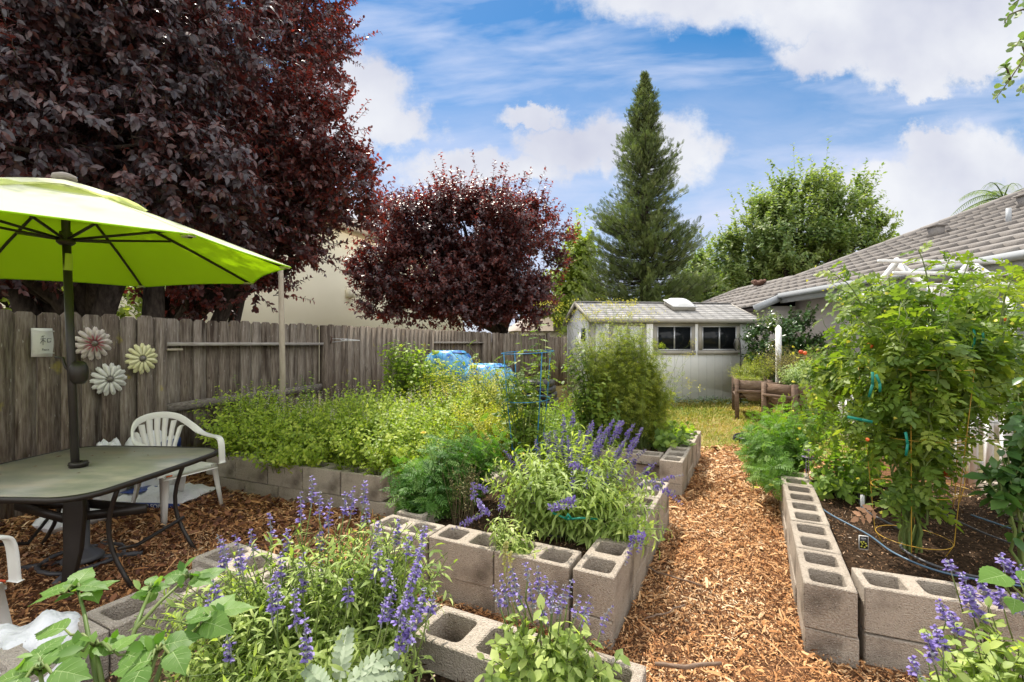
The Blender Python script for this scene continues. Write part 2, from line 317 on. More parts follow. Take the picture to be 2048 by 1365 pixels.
# ------------------------------------------------------------------ leaf templates: x along the leaf, y across, z up
def T_oval(w=.28, fold=.06, curl=.12):
    return (np.array([(0,0,0),(.25,w*.8,fold),(.25,0,0),(.25,-w*.8,fold),(.6,w,fold-curl*.3),(.6,0,-curl*.3),(.6,-w,fold-curl*.3),(1,0,-curl)]),
            [(0,2,1),(0,3,2),(1,2,5,4),(2,3,6,5),(4,5,7),(5,6,7)])
def T_simple(w=.25, curl=.1): return (np.array([(0,0,0),(.45,w,.04),(.45,-w,.04),(1,0,-curl)]), [(0,2,3,1)])
def T_lance(): return (np.array([(0,0,0),(.3,.105,.03),(.3,-.105,.03),(.65,.095,-.05),(.65,-.095,-.05),(1,0,-.28)]), [(0,2,1),(1,2,4,3),(3,4,5)])
def T_pinnate(pairs=6, lw=.07, ll=.36, droop=.25, term=True, saw=False):
    V = []; F = []
    rl = np.random.default_rng(3)
    def leaflet(b, d, l, w):
        k = len(V); d = np.array(d)/np.linalg.norm(d); tw = rl.uniform(-.5, .5); s = np.cross((0,0,1), d)+np.array((0,0,tw)); b = np.array(b); dz = np.array((0,0,-1.))*l
        pts = [(0,0,0),(.25,.75,.0),(.42,1.0,.02),(.52,.62,.04),(.70,.72,.07),(1,0,.16),(.70,-.72,.07),(.52,-.62,.04),(.42,-1.0,.02),(.25,-.75,0)] if saw else [(0,0,0),(.30,.9,.0),(.55,1.0,.04),(.80,.55,.08),(1,0,.15),(.80,-.55,.08),(.55,-1.0,.04),(.30,-.9,.0)]
        m0 = len(pts); V.extend([b+d*l*x+s*w*y+dz*z for x, y, z in pts]); h = m0//2
        F.append(tuple(k+i for i in range(0, h+1))[::-1]); F.append((k,)+tuple(k+i for i in range(h, m0))[::-1])
        F[-1] = (k+h,)+tuple(k+i for i in range(h+1, m0))+(k,); F[-1] = F[-1][::-1]
    for i in range(pairs):
        t = (i+1.0)/(pairs+1); z = -droop*t*t; l = ll*(1-.55*abs(t-.45)*1.3)
        for sgn in (1, -1): leaflet((t, 0, z), (.55, sgn*1.0, -.1), l, lw)
    if term: leaflet((1-.12, 0, -droop*.8), (1, 0, -droop), ll*.8, lw)
    k = len(V); V.extend([np.array((0,.012,0)), np.array((0,-.012,0)), np.array((.5,-.01,-droop*.25)), np.array((.5,.01,-droop*.25)), np.array((.95,-.006,-droop*.9)), np.array((.95,.006,-droop*.9))])
    F.extend([(k,k+1,k+2,k+3),(k+3,k+2,k+4,k+5)])
    return np.array(V), F
def T_tomato():
    V, F = T_pinnate(3, .13, .46, .35, True, True)
    return V, F
def T_broad():                                         # big toothed leaf with raised pale veins; second list marks the vein vertices
    o = [(0,0),(-.03,.10),(.02,.24),(.10,.33),(.17,.34),(.22,.39),(.31,.38),(.36,.41),(.45,.37),(.51,.38),(.58,.31),(.66,.29),(.72,.21),(.80,.17),(.86,.09),(.93,.06),(1.02,0)]
    z = lambda x, y: .14*abs(y)-.28*x*x+.03*math.sin(x*9)*abs(y)*2-.25*y*y
    V = []; F = []; n = len(o)
    for sg in (1, -1):
        k = len(V)
        for (x, y) in o: V += [(x, 0, z(x, 0)), (x, sg*y*.5, z(x, y*.5)+.012*math.sin(x*14)), (x, sg*y, z(x, y))]
        for i in range(n-1):
            for j in (0, 1):
                f = (k+i*3+j, k+i*3+3+j, k+i*3+4+j, k+i*3+1+j); F.append(f if sg > 0 else f[::-1])
    nb = len(V)
    def vein(x0, x1, y1, w):
        for sg in ((1, -1) if y1 else (1,)):
            k = len(V); m = 5; 
            for i in range(m+1):
                t = i/m; x = x0+(x1-x0)*t; y = sg*y1*t; ww = w*(1-.8*t); V.extend([(x-ww*(1 if y1 else 0), y+ww*(0 if y1 else 1), z(x, y)+.006), (x+ww*(1 if y1 else 0), y-ww*(0 if y1 else 1), z(x, y)+.006)])
            for i in range(m): F.append((k+2*i, k+2*i+1, k+2*i+3, k+2*i+2))
    vein(0, .98, 0, .011)
    for x0, x1, y1 in ((.06,.22,.34),(.22,.42,.34),(.38,.60,.27),(.54,.75,.18)): vein(x0, x1, y1, .008)
    return np.array(V, float), F, nb
TP = {'oval': T_oval(), 'wide': T_oval(.36), 'simple': T_simple(), 'plumleaf': T_oval(.23, .05, .22), 'narrow': T_simple(.1, .15), 'lance': T_lance(), 'mari': T_pinnate(6, .042, .40, .2), 'tom': T_tomato(), 'broad': T_broad(),
      'wisp': T_pinnate(7, .012, .5, .1), 'needle': T_pinnate(7, .03, .35, .12), 'floret': (np.array([(0,0,0),(.5,.3,.1),(1,.35,-.2),(1,-.35,-.2),(.5,-.3,.1),(.6,.0,.35)]), [(0,4,3,2,1),(0,1,5),(0,5,4)])}
def nrm(a): return a/(np.linalg.norm(a, axis=-1, keepdims=True)+1e-9)
def place(T, P, D, U, S):
    """copies of template T at points P along directions D, faces turned to U, sizes S"""
    X = nrm(D); Y = nrm(np.cross(U, X)); Z = np.cross(X, Y); tv = T[0]
    S = np.broadcast_to(np.asarray(S, float), (len(P),))[:, None, None]
    return P[:, None]+S*(tv[None, :, 0:1]*X[:, None]+tv[None, :, 1:2]*Y[:, None]+tv[None, :, 2:3]*Z[:, None])
def tubes(mb, paths, r0, r1, n=4):
    """many tapering stems at once: paths (N,K,3)"""
    N, K = paths.shape[:2]
    t = nrm(np.gradient(paths, axis=1)); ref = np.array([.31, .17, .05]); a = nrm(np.cross(t, ref)); b = np.cross(t, a)
    r0 = np.broadcast_to(r0, (N,)); r1 = np.broadcast_to(r1, (N,)); k = np.linspace(0, 1, K)
    r = r0[:, None]*(1-k)+r1[:, None]*k; th = np.arange(n)*2*math.pi/n
    V = paths[:, :, None]+r[:, :, None, None]*(np.cos(th)[None, None, :, None]*a[:, :, None]+np.sin(th)[None, None, :, None]*b[:, :, None])
    F = [(i*n+j, i*n+(j+1) % n, (i+1)*n+(j+1) % n, (i+1)*n+j) for i in range(K-1) for j in range(n)]
    mb.many(V.reshape(N, K*n, 3), F, rng.random(N))
def paths_of(B, Tp, bow=.15, K=7, lift=.5, wob=.03):
    """curved stems from B to Tp that rise first and lean after"""
    k = np.linspace(0, 1, K)[None, :, None]; L = np.linalg.norm(Tp-B, axis=1)[:, None]
    C = B+(Tp-B)*.45+np.concatenate([-(Tp-B)[:, :2]*lift*.5, np.maximum(L*lift*.35, 0)], 1)+rng.normal(size=B.shape)*L*bow*.4
    P = (1-k)**2*B[:, None]+2*k*(1-k)*C[:, None]+k*k*Tp[:, None]
    return P+rng.normal(size=P.shape)*wob*L[:, None]*np.sin(k*math.pi)*.5
def along(paths, t):
    K = paths.shape[1]; x = t*(K-1); i = np.minimum(x.astype(int), K-2); f = (x-i)[..., None]
    n = np.arange(len(paths))[:, None] if t.ndim == 2 else np.arange(len(paths))
    return paths[n, i]*(1-f)+paths[n, i+1]*f, nrm(paths[n, i+1]-paths[n, i])
def leaves_on(mb, paths, nl, size, T, t0=.15, t1=1.0, el=.5, droop=.25, taper=.4, jit=.25, tip=True, tint=None, power=1.0):
    N = len(paths); t = t0+(t1-t0)*((np.arange(nl)[None]+rng.random((N, nl)))/nl)**power
    P, tan = along(paths, t)
    ph = rng.random((N, 1))*6.28+np.arange(nl)[None]*2.4+rng.normal(size=(N, nl))*.4
    a = nrm(np.cross(tan, np.array([.21, .13, .06]))); b = np.cross(tan, a)
    rad = np.cos(ph)[..., None]*a+np.sin(ph)[..., None]*b
    D = rad*math.cos(el)+tan*math.sin(el)+np.array([0, 0, -droop])+rng.normal(size=P.shape)*jit
    U = tan+np.array([0, 0, .8])+rng.normal(size=P.shape)*.35
    S = size*(1-taper*t)*(.7+.6*rng.random(t.shape))
    P, D, U, S = P.reshape(-1, 3), D.reshape(-1, 3), U.reshape(-1, 3), S.reshape(-1)
    base = np.repeat(rng.random(N)*.5, nl) if tint is None else tint
    tt = np.clip(base+rng.random(len(P))*.5, 0, 1)
    mb.many(place(TP[T] if isinstance(T, str) else T, P, D, U, S), (TP[T] if isinstance(T, str) else T)[1], tt)
    return P
def in_ell(n, c, r, shell=.5, zmin=None):
    v = nrm(rng.normal(size=(n, 3))); rr = rng.random((n, 1))**shell
    p = np.array(c)+v*rr*np.array(r)
    if zmin is not None: p[:, 2] = np.maximum(p[:, 2], zmin+rng.random(n)*.05)
    return p
U_ = np.array((.451, .893)); V_ = np.array((-.893, .451))         # along the beds / across them to the left
# ------------------------------------------------------------------ ground
def sheet(name, poly, z, m):
    b = MB(); b.raw([(x, y, z) for x, y in poly], [tuple(range(len(poly)))], .5)
    return tag(b.build(name, m), kind='structure')
sheet('ground', [(-400,-400),(400,-400),(400,700),(-400,700)], -.012, M['dirt'])
sheet('mulch_path', [(-4.4,-3),(4.5,-3),(4.8,5.9),(3.0,6.1),(1.6,5.8),(-1.5,12),(-2.4,9.7),(-4.6,3.4)], -.004, M['mulch'])
sheet('lawn', [(1.2,5.4),(4.8,5.6),(6.8,8),(6.8,14),(.5,15),(-.9,11.8)], 0, M['lawn'])
def inside(P, poly):
    x, y = P[:, 0], P[:, 1]; r = np.zeros(len(P), bool); n = len(poly)
    for i in range(n):
        (x0, y0), (x1, y1) = poly[i], poly[(i+1) % n]
        c = ((y0 > y) != (y1 > y)) & (x < (x1-x0)*(y-y0)/(y1-y0+1e-12)+x0); r ^= c
    return r
# corners of the raised beds (outer top edge)
C1 = np.array((.447, 2.09)); C2 = np.array((1.47, 4.085)); C3 = np.array((-1.0, 3.636)); C4 = np.array((1.263, 2.055)); C0 = np.array((.40, 1.388))
def q(c, a, b): return tuple(c+U_*a+V_*b)
BEDS = {'0': [q(C0,0,-.3), q(C0,0,1.62), q(C0,-1.6,1.62), q(C0,-1.6,-.3)],
        '1': [q(C1,0,0), q(C1,0,1.42), q(C1,1.62,1.42), q(C1,1.62,0)],
        '2': [q(C2,0,0), q(C2,0,1.6), q(C2,1.5,1.6), q(C2,1.5,0)],
        '3': [q(C3,0,0), (-2.67,4.335), (-2.2,6.6), q(C3,3.0,0)],
        '4': [q(C4,0,0), q(C4,2.2,0), (3.7,3.8), (2.95,1.44), (2.75,1.46)]}
NV = np.array((-.922, .386))
SOIL = {}
for k, p in BEDS.items():
    z = .31 if k == '0' else .235
    c = np.mean(np.array(p), 0); pp = [tuple(c+(np.array(w)-c)*.90) for w in p]; SOIL[k] = pp
    sheet('bed_soil', pp, z, M['soil'])
def chips(name, region, n, holes, zf, lmin, lmax, wmin, wmax, m, tintp=1.0, lift=.02, tilt=.35, kind='stuff', shape='chip'):
    x0, y0, x1, y1 = region
    P = np.stack([rng.uniform(x0, x1, n), rng.uniform(y0, y1, n)], 1)
    keep = np.ones(n, bool); d = P[:, 1]
    keep &= rng.random(n) < np.clip(3.6/np.maximum(d, .5), .25, 1)**1.3
    keep &= (np.abs(P[:, 0]) < 1.16*np.maximum(P[:, 1], .6)+.6)
    for h in holes: keep &= ~inside(P, h)
    if zf is not None: keep &= inside(P, zf)
    P = P[keep]; n = len(P); sc = np.clip(P[:, 1]/3.0, .85, 2.2)
    l = (lmin+(lmax-lmin)*rng.random(n)**2.2)*sc; w = (wmin+(wmax-wmin)*rng.random(n)**2)*sc
    a = rng.random(n)*6.283; D = np.stack([np.cos(a), np.sin(a), rng.normal(size=n)*tilt], 1)
    U = np.stack([rng.normal(size=n)*.4, rng.normal(size=n)*.4, np.ones(n)], 1)
    X = nrm(D); Y = nrm(np.cross(U, X)); Z = np.cross(X, Y)
    tv = np.array([(-.5,-.35,0),(-.1,-.5,.3),(.5,-.2,0),(.45,.3,0),(-.05,.5,.3),(-.5,.2,0)])
    if shape == 'leaf': tv = np.array([(-.5,0,.1),(-.1,-.5,.25),(.25,-.4,.15),(.5,0,-.1),(.25,.4,.15),(-.1,.5,.25)])
    P3 = np.concatenate([P, (rng.random((n, 1))**1.5*lift+.003)], 1)
    V = P3[:, None]+l[:, None, None]*tv[None, :, 0:1]*X[:, None]+w[:, None, None]*tv[None, :, 1:2]*Y[:, None]+w[:, None, None]*tv[None, :, 2:3]*Z[:, None]
    pt = np.sin(P[:, 0]*2.9+1.7*np.sin(P[:, 1]*2.1))*np.sin(P[:, 1]*3.3+1.1*np.sin(P[:, 0]*3.7))*.5+np.sin(P[:, 0]*9+2*np.sin(P[:, 1]*7))*np.sin(P[:, 1]*11)*.3
    b = MB(); b.many(V, [(0,1,4,5),(1,2,3,4)], np.clip(rng.random(n)**tintp*(.86+.34*pt), 0, 1))
    o = b.build(name, m); return tag(o, kind=kind)
allbeds = [BEDS[k] for k in '01234']
YARD = [(-4.4,-1),(4.5,-1),(4.8,5.9),(3.0,6.15),(1.5,5.75),(-1.5,12),(-2.35,9.9),(-4.55,3.4)]
chips('wood_chips', (-4.3,.7,3.6,6.3), 260000, allbeds, YARD, .010, .048, .004, .013, M['chips'], .85, lift=.028, tilt=.4)
chips('fine_wood_chips', (-.9,1.1,2.8,5.9), 130000, allbeds, YARD, .008, .026, .002, .006, M['chips'], .8, lift=.034, tilt=.5)
chips('large_wood_chips', (-4.3,.7,3.4,6.0), 17000, allbeds, YARD, .03, .11, .006, .022, M['chips'], .8, lift=.04, tilt=.35)
chips('fallen_leaves', (-4.3,1.6,-.6,6.0), 8500, allbeds, YARD, .03, .08, .018, .04, M['litter'], 1.0, lift=.04, tilt=.5, shape='leaf')
for k in '01234':
    o = chips('soil_crumbs', (-2.8,.5,4.0,6.4), 130000, [], SOIL[k], .005, .026, .003, .010, M['crumbs'], 1.25, lift=.022, tilt=.5)
    o.location.z = .235 if k != '0' else .31
# twigs lying on the path
def twig(pts, r, label):
    b = MB(); P = []
    for i in range(len(pts)-1):
        for t in (0, .25, .5, .75): P.append(np.array(pts[i])*(1-t)+np.array(pts[i+1])*t+rng.normal(size=3)*.003)
    P.append(np.array(pts[-1])); b.tube(P, np.interp(np.linspace(0, 1, len(P)), np.linspace(0, 1, len(r)), r), 6); tag(b.build('twig', M['planter'], smooth=True), label, 'twig', 'twigs lying on the path')
twig([(.60,3.2,.05),(.70,2.85,.055),(.82,2.7,.05),(1.02,2.55,.045)], [.002,.0035,.0045,.005], 'long bent twig on the mulch beside the lavender-flowered bed')
twig([(.62,2.24,.05),(.72,2.27,.055),(.86,2.36,.05)], [.003,.004,.0035], 'short straight twig on the mulch near the tapered block corner')
twig([(.58,1.93,.05),(.7,1.90,.06),(.85,1.93,.05)], [.008,.009,.007], 'thick brown stick on the mulch at the front of the path')
# lawn grass
def grass(name, poly, n, h0, h1, m, tp, box):
    P = np.stack([rng.uniform(box[0], box[2], n), rng.uniform(box[1], box[3], n)], 1); P = P[inside(P, poly)]
    cl = np.sin(P[:, 0]*5.1+2*np.sin(P[:, 1]*3.7))*np.sin(P[:, 1]*6.3+1.3*np.sin(P[:, 0]*4))
    P = P[rng.random(len(P)) < .62+.38*cl]; n = len(P)
    h = rng.uniform(h0, h1, n)*np.clip(P[:, 1]/7, .8, 1.5); a = rng.random(n)*6.283
    B = np.concatenate([P, np.zeros((n, 1))], 1); D = np.stack([np.cos(a)*.7, np.sin(a)*.7, .5+rng.random(n)*.6], 1)
    X = nrm(D); Y = nrm(np.cross(np.array([.2,.1,1.]), X)); tv = np.array([(0,-.07),(0,.07),(.6,.05),(.6,-.05),(1,0)])
    V = B[:, None]+h[:, None, None]*(tv[None, :, 0:1]*X[:, None]+tv[None, :, 1:2]*Y[:, None])
    V[:, 4, 2] -= h*.25
    b = MB(); b.many(V, [(0,1,2,3),(3,2,4)], np.clip(rng.random(n)**tp*.9+.25*np.sin(P[:, 0]*2.3)*np.sin(P[:, 1]*1.9), 0, 1))
    return tag(b.build(name, m), kind='stuff')
LAWN = [(1.55,5.55),(2.6,5.75),(4.8,5.6),(6.4,8),(6.0,11.2),(1.7,10.3),(-.3,12.0),(-1.0,11.5)]
grass('grass', LAWN, 150000, .04, .10, M['grass'], .7, (-1,5.3,6.5,12))
# ------------------------------------------------------------------ concrete blocks
def block_mesh(L, holes, H=.193, W=.193):
    bm = bmesh.new(); cw = L/holes
    def cell(x0):
        cx, cy = x0+cw/2, W/2; hx, hy = cw/2-.030, W/2-.030; r = .022
        hole = []
        for sx, sy, a0 in ((1,1,0),(-1,1,90),(-1,-1,180),(1,-1,270)):
            for k in range(4):
                a = R(a0+30*k); hole.append((cx+sx*(hx-r)+r*math.cos(a), cy+sy*(hy-r)+r*math.sin(a)))
        out = []
        for sx, sy in ((1,1),(-1,1),(-1,-1),(1,-1)):
            c = (cx+sx*cw/2, cy+sy*W/2)
            if sx*sy > 0: out += [(c[0], cy+sy*W/4), c, c, (cx+sx*cw/4, c[1])]
            else: out += [(cx+sx*cw/4, c[1]), c, c, (c[0], cy+sy*W/4)]
        n = len(hole)
        vt = [[bm.verts.new((p[0], p[1], z)) for p in ring] for ring, z in ((out, H), (hole, H), (hole, 0), (out, 0))]
        for i in range(n):
            j = (i+1) % n
            for a, b in ((0, 1), (1, 2), (2, 3)):
                try: bm.faces.new((vt[a][i], vt[a][j], vt[b][j], vt[b][i]))
                except ValueError: pass
    for k in range(holes): cell(k*cw)
    bmesh.ops.remove_doubles(bm, verts=bm.verts, dist=1e-5)
    bmesh.ops.dissolve_degenerate(bm, edges=bm.edges, dist=1e-5)
    # outer walls
    for (a, b) in (((0,0),(L,0)), ((L,0),(L,W)), ((L,W),(0,W)), ((0,W),(0,0))):
        on = [v for v in bm.verts if abs((v.co.x-a[0])*(b[1]-a[1])-(v.co.y-a[1])*(b[0]-a[0])) < 1e-6]
        on = [v for v in on if min(a[0],b[0])-1e-5 <= v.co.x <= max(a[0],b[0])+1e-5 and min(a[1],b[1])-1e-5 <= v.co.y <= max(a[1],b[1])+1e-5]
        key = lambda v: (v.co.x-a[0])*(b[0]-a[0])+(v.co.y-a[1])*(b[1]-a[1])
        top = sorted([v for v in on if v.co.z > H/2], key=key); bot = sorted([v for v in on if v.co.z < H/2], key=key)
        try: bm.faces.new(bot+top[::-1])
        except ValueError: pass
    bmesh.ops.recalc_face_normals(bm, faces=bm.faces)
    me = bpy.data.meshes.new('concrete_block'); bm.to_mesh(me); bm.free()
    at = me.attributes.new('tint', 'FLOAT', 'POINT'); at.data.foreach_set('value', np.full(len(me.vertices), .5, np.float32))
    me.materials.append(M['concrete']); return me
BM = {(2, i): block_mesh(.391, 2) for i in range(1)}
BM1 = block_mesh(.193, 1); BM2 = BM[(2, 0)]
def tinted(me, t):
    m2 = me.copy(); m2.attributes['tint'].data.foreach_set('value', np.full(len(m2.vertices), t, np.float32)); return m2
BT = [tinted(BM2, t) for t in (.35, .5, .65, .8)]; HT = [tinted(BM1, t) for t in (.4, .7)]
def block(p, d, z, label, group, half=False, jit=.004):
    """a block whose outer lower corner is p and which runs along the flat direction d, hollow side up"""
    o = bpy.data.objects.new('half_block' if half else 'concrete_block', random.choice(HT if half else BT)); COL.objects.link(o)
    o.location = (p[0]+random.uniform(-jit, jit), p[1]+random.uniform(-jit, jit), z+random.uniform(-.001, .003))
    o.rotation_euler = (0, 0, math.atan2(d[1], d[0])+random.uniform(-.008, .008))
    b = o.modifiers.new('bevel', 'BEVEL'); b.width = .004; b.segments = 1; b.limit_method = 'ANGLE'; b.angle_limit = R(50)
    return tag(o, label, 'concrete block', group)
ORD = ['first','second','third','fourth','fifth','sixth','seventh','eighth','ninth','tenth']
def row(p0, d, n, ztop, where, group, courses=2, shift=.2, left=True):
    """n blocks end to end from p0 along d, the bed on the left of d"""
    d = np.array(d)/np.linalg.norm(d)
    for i in range(n):
        block(p0+d*.4*i, d, ztop-.193, f'{ORD[i]} top hollow block in {where}', group)
    for c in range(1, courses):
        for i in range(n):
            block(p0+d*.4*i+np.array((-d[1], d[0]))*.004, d, ztop-.193-.197*c, f'{ORD[i]} lower block in {where}', group)
ZT = .315
G1 = 'blocks walling the middle bed'
# middle bed: near row is seen from the path, right row runs away
row(C1+V_*0, U_, 4, ZT, 'the middle bed right wall, from its near corner', G1)
for i, (o, lab) in enumerate(((.6, 'nearest the corner block'), (1.0, 'second from the corner block'), (1.4, 'at the far left end'))):
    for c, nm in ((0, 'top'), (1, 'lower')):
        block(C1+V_*o-U_*(.02 if i == 2 else .0)+U_*(.008*c), -V_, ZT-.193-.197*c, f'{nm} hollow block {lab} of the middle bed front', G1)
for i in range(3):
    for c, nm in ((0, 'top'), (1, 'lower')):
        block(C1+V_*1.4+U_*(.60+.4*i), -U_, ZT-.193-.197*c, f'{ORD[i]} {nm} block beneath the dark ferny plant, middle bed left side' if i == 0 else f'{ORD[i]} {nm} block in the left side wall of the middle bed', G1)
for i in range(3): block(C1+U_*1.6+V_*(.25+.4*i)+U_*.195, V_, ZT-.193, f'{ORD[i]} block in the back wall of the middle bed', G1) if False else None
# far bed
G2 = 'blocks walling the far bed'
row(C2, U_, 4, ZT, 'the far bed path side wall, from the front', G2)
for i in range(3):
    for c, nm in ((0, 'top'), (1, 'lower')):
        block(C2+V_*(.6+.4*i)+U_*.12, -V_, ZT-.193-.197*c, f'{ORD[i]} {nm} block left of the front corner of the far bed', G2)
for i in range(2): block(C2+U_*1.6+V_*(.0+.4*i), V_*1.0, ZT-.193, f'{ORD[i]} block in the back wall of the far bed', G2)
# herb bed by the fence
G3 = 'blocks walling the herb bed'
for i in range(5):
    for c, nm in ((0, 'top'), (1, 'lower')):
        block(C3+NV*(.4*(i+1)-(.0 if c == 0 else .12)), -NV, ZT-.193-.197*c, f'{ORD[i]} {nm} block from the right in the herb bed front wall', G3)
NU = np.array((.386, .922))
for i in range(6):
    for c, nm in ((0, 'top'), (1, 'lower')):
        block(C3+NU*(.2+.4*i), NU, ZT-.193-.197*c, f'{ORD[i]} {nm} block in the right side wall of the herb bed', G3)
# right bed
G4 = 'blocks walling the right bed'
D4 = np.array((.928, -.372))
for i in range(5):
    for c, nm in ((0, 'top'), (1, 'lower')):
        block(C4+U_*(.4*(i+1)), -U_, ZT-.193-.197*c, f'{ORD[i]} {nm} block in the right bed left wall, from its near corner', G4)
# that wall's outer face is the left one, so its blocks sit to the right of it
for o in [o for o in COL.objects if o.get('group') == G4]:
    pass
for i in range(4):
    for c, nm in ((0, 'top'), (1, 'lower')):
        block(C4+D4*(.215+.4*i)+np.array((.03, .035)), D4, ZT-.193-.197*c, f'{ORD[i]} {nm} block right of the corner in the right bed front wall', G4)
for i in range(5):
    a = np.array((3.62, 3.70)); b = np.array((-.58, -.81)); b = b/np.linalg.norm(b)
    bend = .03*i*i
    block(a+b*.4*i+np.array((bend*.4, -bend*.1)), b, ZT-.193, f'{ORD[i]} top block from the back in the curved far wall of the right bed', G4)
    block(a+b*.4*i+np.array((bend*.4, -bend*.1)), b, ZT-.39, f'{ORD[i]} lower block from the back in the curved far wall of the right bed', G4)
# near bed
G0 = 'blocks walling the nearest bed'
Z0 = .405
for i in range(4):
    for c, nm in ((0, 'top'), (1, 'lower')):
        block(C0+V_*(.327+.4*(i+1))-U_*.19, -V_, Z0-.193-.197*c, f'{ORD[i]} {nm} block from the right in the back wall of the nearest bed', G0)
block(C0+V_*.2-U_*.19, -V_, Z0-.193, 'half block with one wide hole at the right end of the nearest bed wall', G0, half=True)
block(C0+V_*.2-U_*.19, -V_, Z0-.39, 'lower half block at the right end of the nearest bed wall', G0, half=True)
for i in range(4):
    block(C0+V_*1.82-U_*(.42*1+.4*i-.2)+0*V_, -U_, Z0-.193, f'{ORD[i]} block from the back in the left wall of the nearest bed', G0)
# ------------------------------------------------------------------ fences
FD = np.array((.342, .940)); FP = np.array((-3.816, 3.54)); FN = np.array((.94, -.342))      # direction, start, side facing the yard
def fence_bay(parent, P0, D, Nn, s0, s1, near, H=1.6, hjit=.012, wb=.143, mt='wood'):
    b = MB(); s = s0
    while s < s1-.03:
        w = min(wb+random.uniform(-.004, .004), s1-s); c = P0+D*(s+w/2)+Nn*((.02 if near else -.045)+random.uniform(-.004, .004))
        h = H+random.uniform(-hjit, hjit); hw = w/2-.0025; t = .009; e = min(.03, hw*.6)
        prof = [(-hw,0),(hw,0),(hw,h-e),(hw-e,h),(-hw+e,h),(-hw,h-e)]; tl = random.uniform(-.006, .006)
        V = []
        for sgn in (-t, t):
            for (a, z) in prof:
                p = c+D*(a+tl*z)+Nn*(sgn+random.uniform(-.001,.001)); V.append((p[0], p[1], z-.01))
        n = 6; F = [tuple(range(n)), tuple(range(n, 2*n))[::-1]]+[(i, n+i, n+(i+1) % n, (i+1) % n) for i in range(n)]
        b.raw(V, F, random.random()*.9); s += w
    return b.build('board_panel', M[mt], parent)
def fence_post(parent, P0, D, Nn, s, near, H=1.52):
    b = MB(); c = P0+D*s+Nn*(-.01 if near else .02); b.box((c[0], c[1], H/2), (.09, .09, H), math.atan2(D[1], D[0])); b.build('post', M['wood'], parent)
def fence_rail(parent, P0, D, Nn, s0, s1, z0, z1, flat):
    b = MB(); a = P0+D*s0+Nn*.012; c = P0+D*s1+Nn*.012
    if flat: b.bar((a[0], a[1], z0), (c[0], c[1], z1), .085, .036)
    else: b.bar((a[0], a[1], z0), (c[0], c[1], z1), .036, .085)
    b.build('rail', M['greywood'] if flat else M['lowrail'], parent)
fence = empty('wooden_fence', (FP[0], FP[1], 0), 0, 'long weathered grey board fence with dog eared tops running along the left side', 'fence')
fence.location = (0, 0, 0)
def sY(Y): return (Y-FP[1])/FD[1]
bays = [(-3.2, sY(4.56), True), (sY(4.56), sY(6.66), False), (sY(6.76), sY(9.51), True), (sY(9.51), sY(12.0), False)]
for (a, b_, near) in bays:
    fence_bay(fence, FP, FD, FN, a, b_, near)
    if not near:
        fence_rail(fence, FP, FD, FN, a, b_, 1.33, 1.32, True); fence_rail(fence, FP, FD, FN, a, b_, .70, .72, False); fence_rail(fence, FP, FD, FN, a, b_, .18, .18, False)
for Y in (4.60, 6.71, 9.51, 12.0): fence_post(fence, FP, FD, FN, sY(Y), False, 1.58)
b = MB(); c = FP+FD*(sY(4.56)-.10)+FN*.045; b.box((c[0], c[1], .79), (.13, .016, 1.58), math.atan2(FD[1], FD[0])); b.build('cover_board', M['wood'], fence)
BP = np.array((-.73, 12.05)); BD = np.array((2.7, 3.0)); BD = BD/np.linalg.norm(BD); BN = np.array((BD[1], -BD[0]))
bf = empty('back_fence', (0, 0, 0), 0, 'brown board fence with a gate bay between the left fence and the shed', 'fence')
fence_bay(bf, BP, BD, BN, 0, 1.25, True, H=1.58); fence_bay(bf, BP, BD, BN, 1.25, 2.6, False, H=1.55); fence_bay(bf, BP, BD, BN, 2.7, 4.6, True, H=1.5)
fence_rail(bf, BP, BD, BN, 1.25, 2.6, 1.05, 1.05, False); fence_rail(bf, BP, BD, BN, 1.25, 2.6, .5, .72, False)
for s in (0, 1.25, 2.65): fence_post(bf, BP, BD, BN, s, False, 1.6)
# things hung on the fence
def onfence(px, py, off=.035):
    """point on the yard face of the fence seen at this place in the photo"""
    k = (px-1024)/950; Y = (5.105+.0)/(.364-k); return np.array((k*Y, Y))+FN*off, EYE-(py-683)/950*Y
FR = math.atan2(FD[1], FD[0])
def fence_frame(px, py, off=.04):
    p, z = onfence(px, py, off); return (p[0], p[1], z), FR
def poly_curve(name, strokes, r, parent, m):
    b = MB()
    for s in strokes: b.tube(s, r, 5)
    return b.build(name, m, parent, smooth=True)
loc, rz = fence_frame(76, 686, .05)
pl = empty('wall_plaque', loc, rz, 'white ceramic plaque with a dark brush character, left of the tin flowers', 'plaque')
b = MB(); prof = []
for i in range(9):
    z = -.11+.22*i/8; prof.append((z, .012+.010*math.cos((i/8-.5)*5)))
V = []; F = []
for (z, t) in prof: V += [(-.078, -t, z), (.078, -t, z), (.078, .006, z), (-.078, .006, z)]
for i in range(8):
    a = i*4
    F += [(a, a+1, a+5, a+4), (a+1, a+2, a+6, a+5), (a+2, a+3, a+7, a+6), (a+3, a, a+4, a+7)]
F += [(0,3,2,1), (32,33,34,35)]
b.raw(V, F, .5); b.build('slab', M['plaque'], pl)
b = MB(); b.box((0,-.027,.088), (.156,.01,.006)); b.box((0,-.027,-.082), (.156,.01,.006)); b.build('ridge', M['plaque'], pl)
def S2(pts, ox=.0, oz=.0, sc=1.0): return [((x*sc+ox), -.030, z*sc+oz) for x, z in pts]
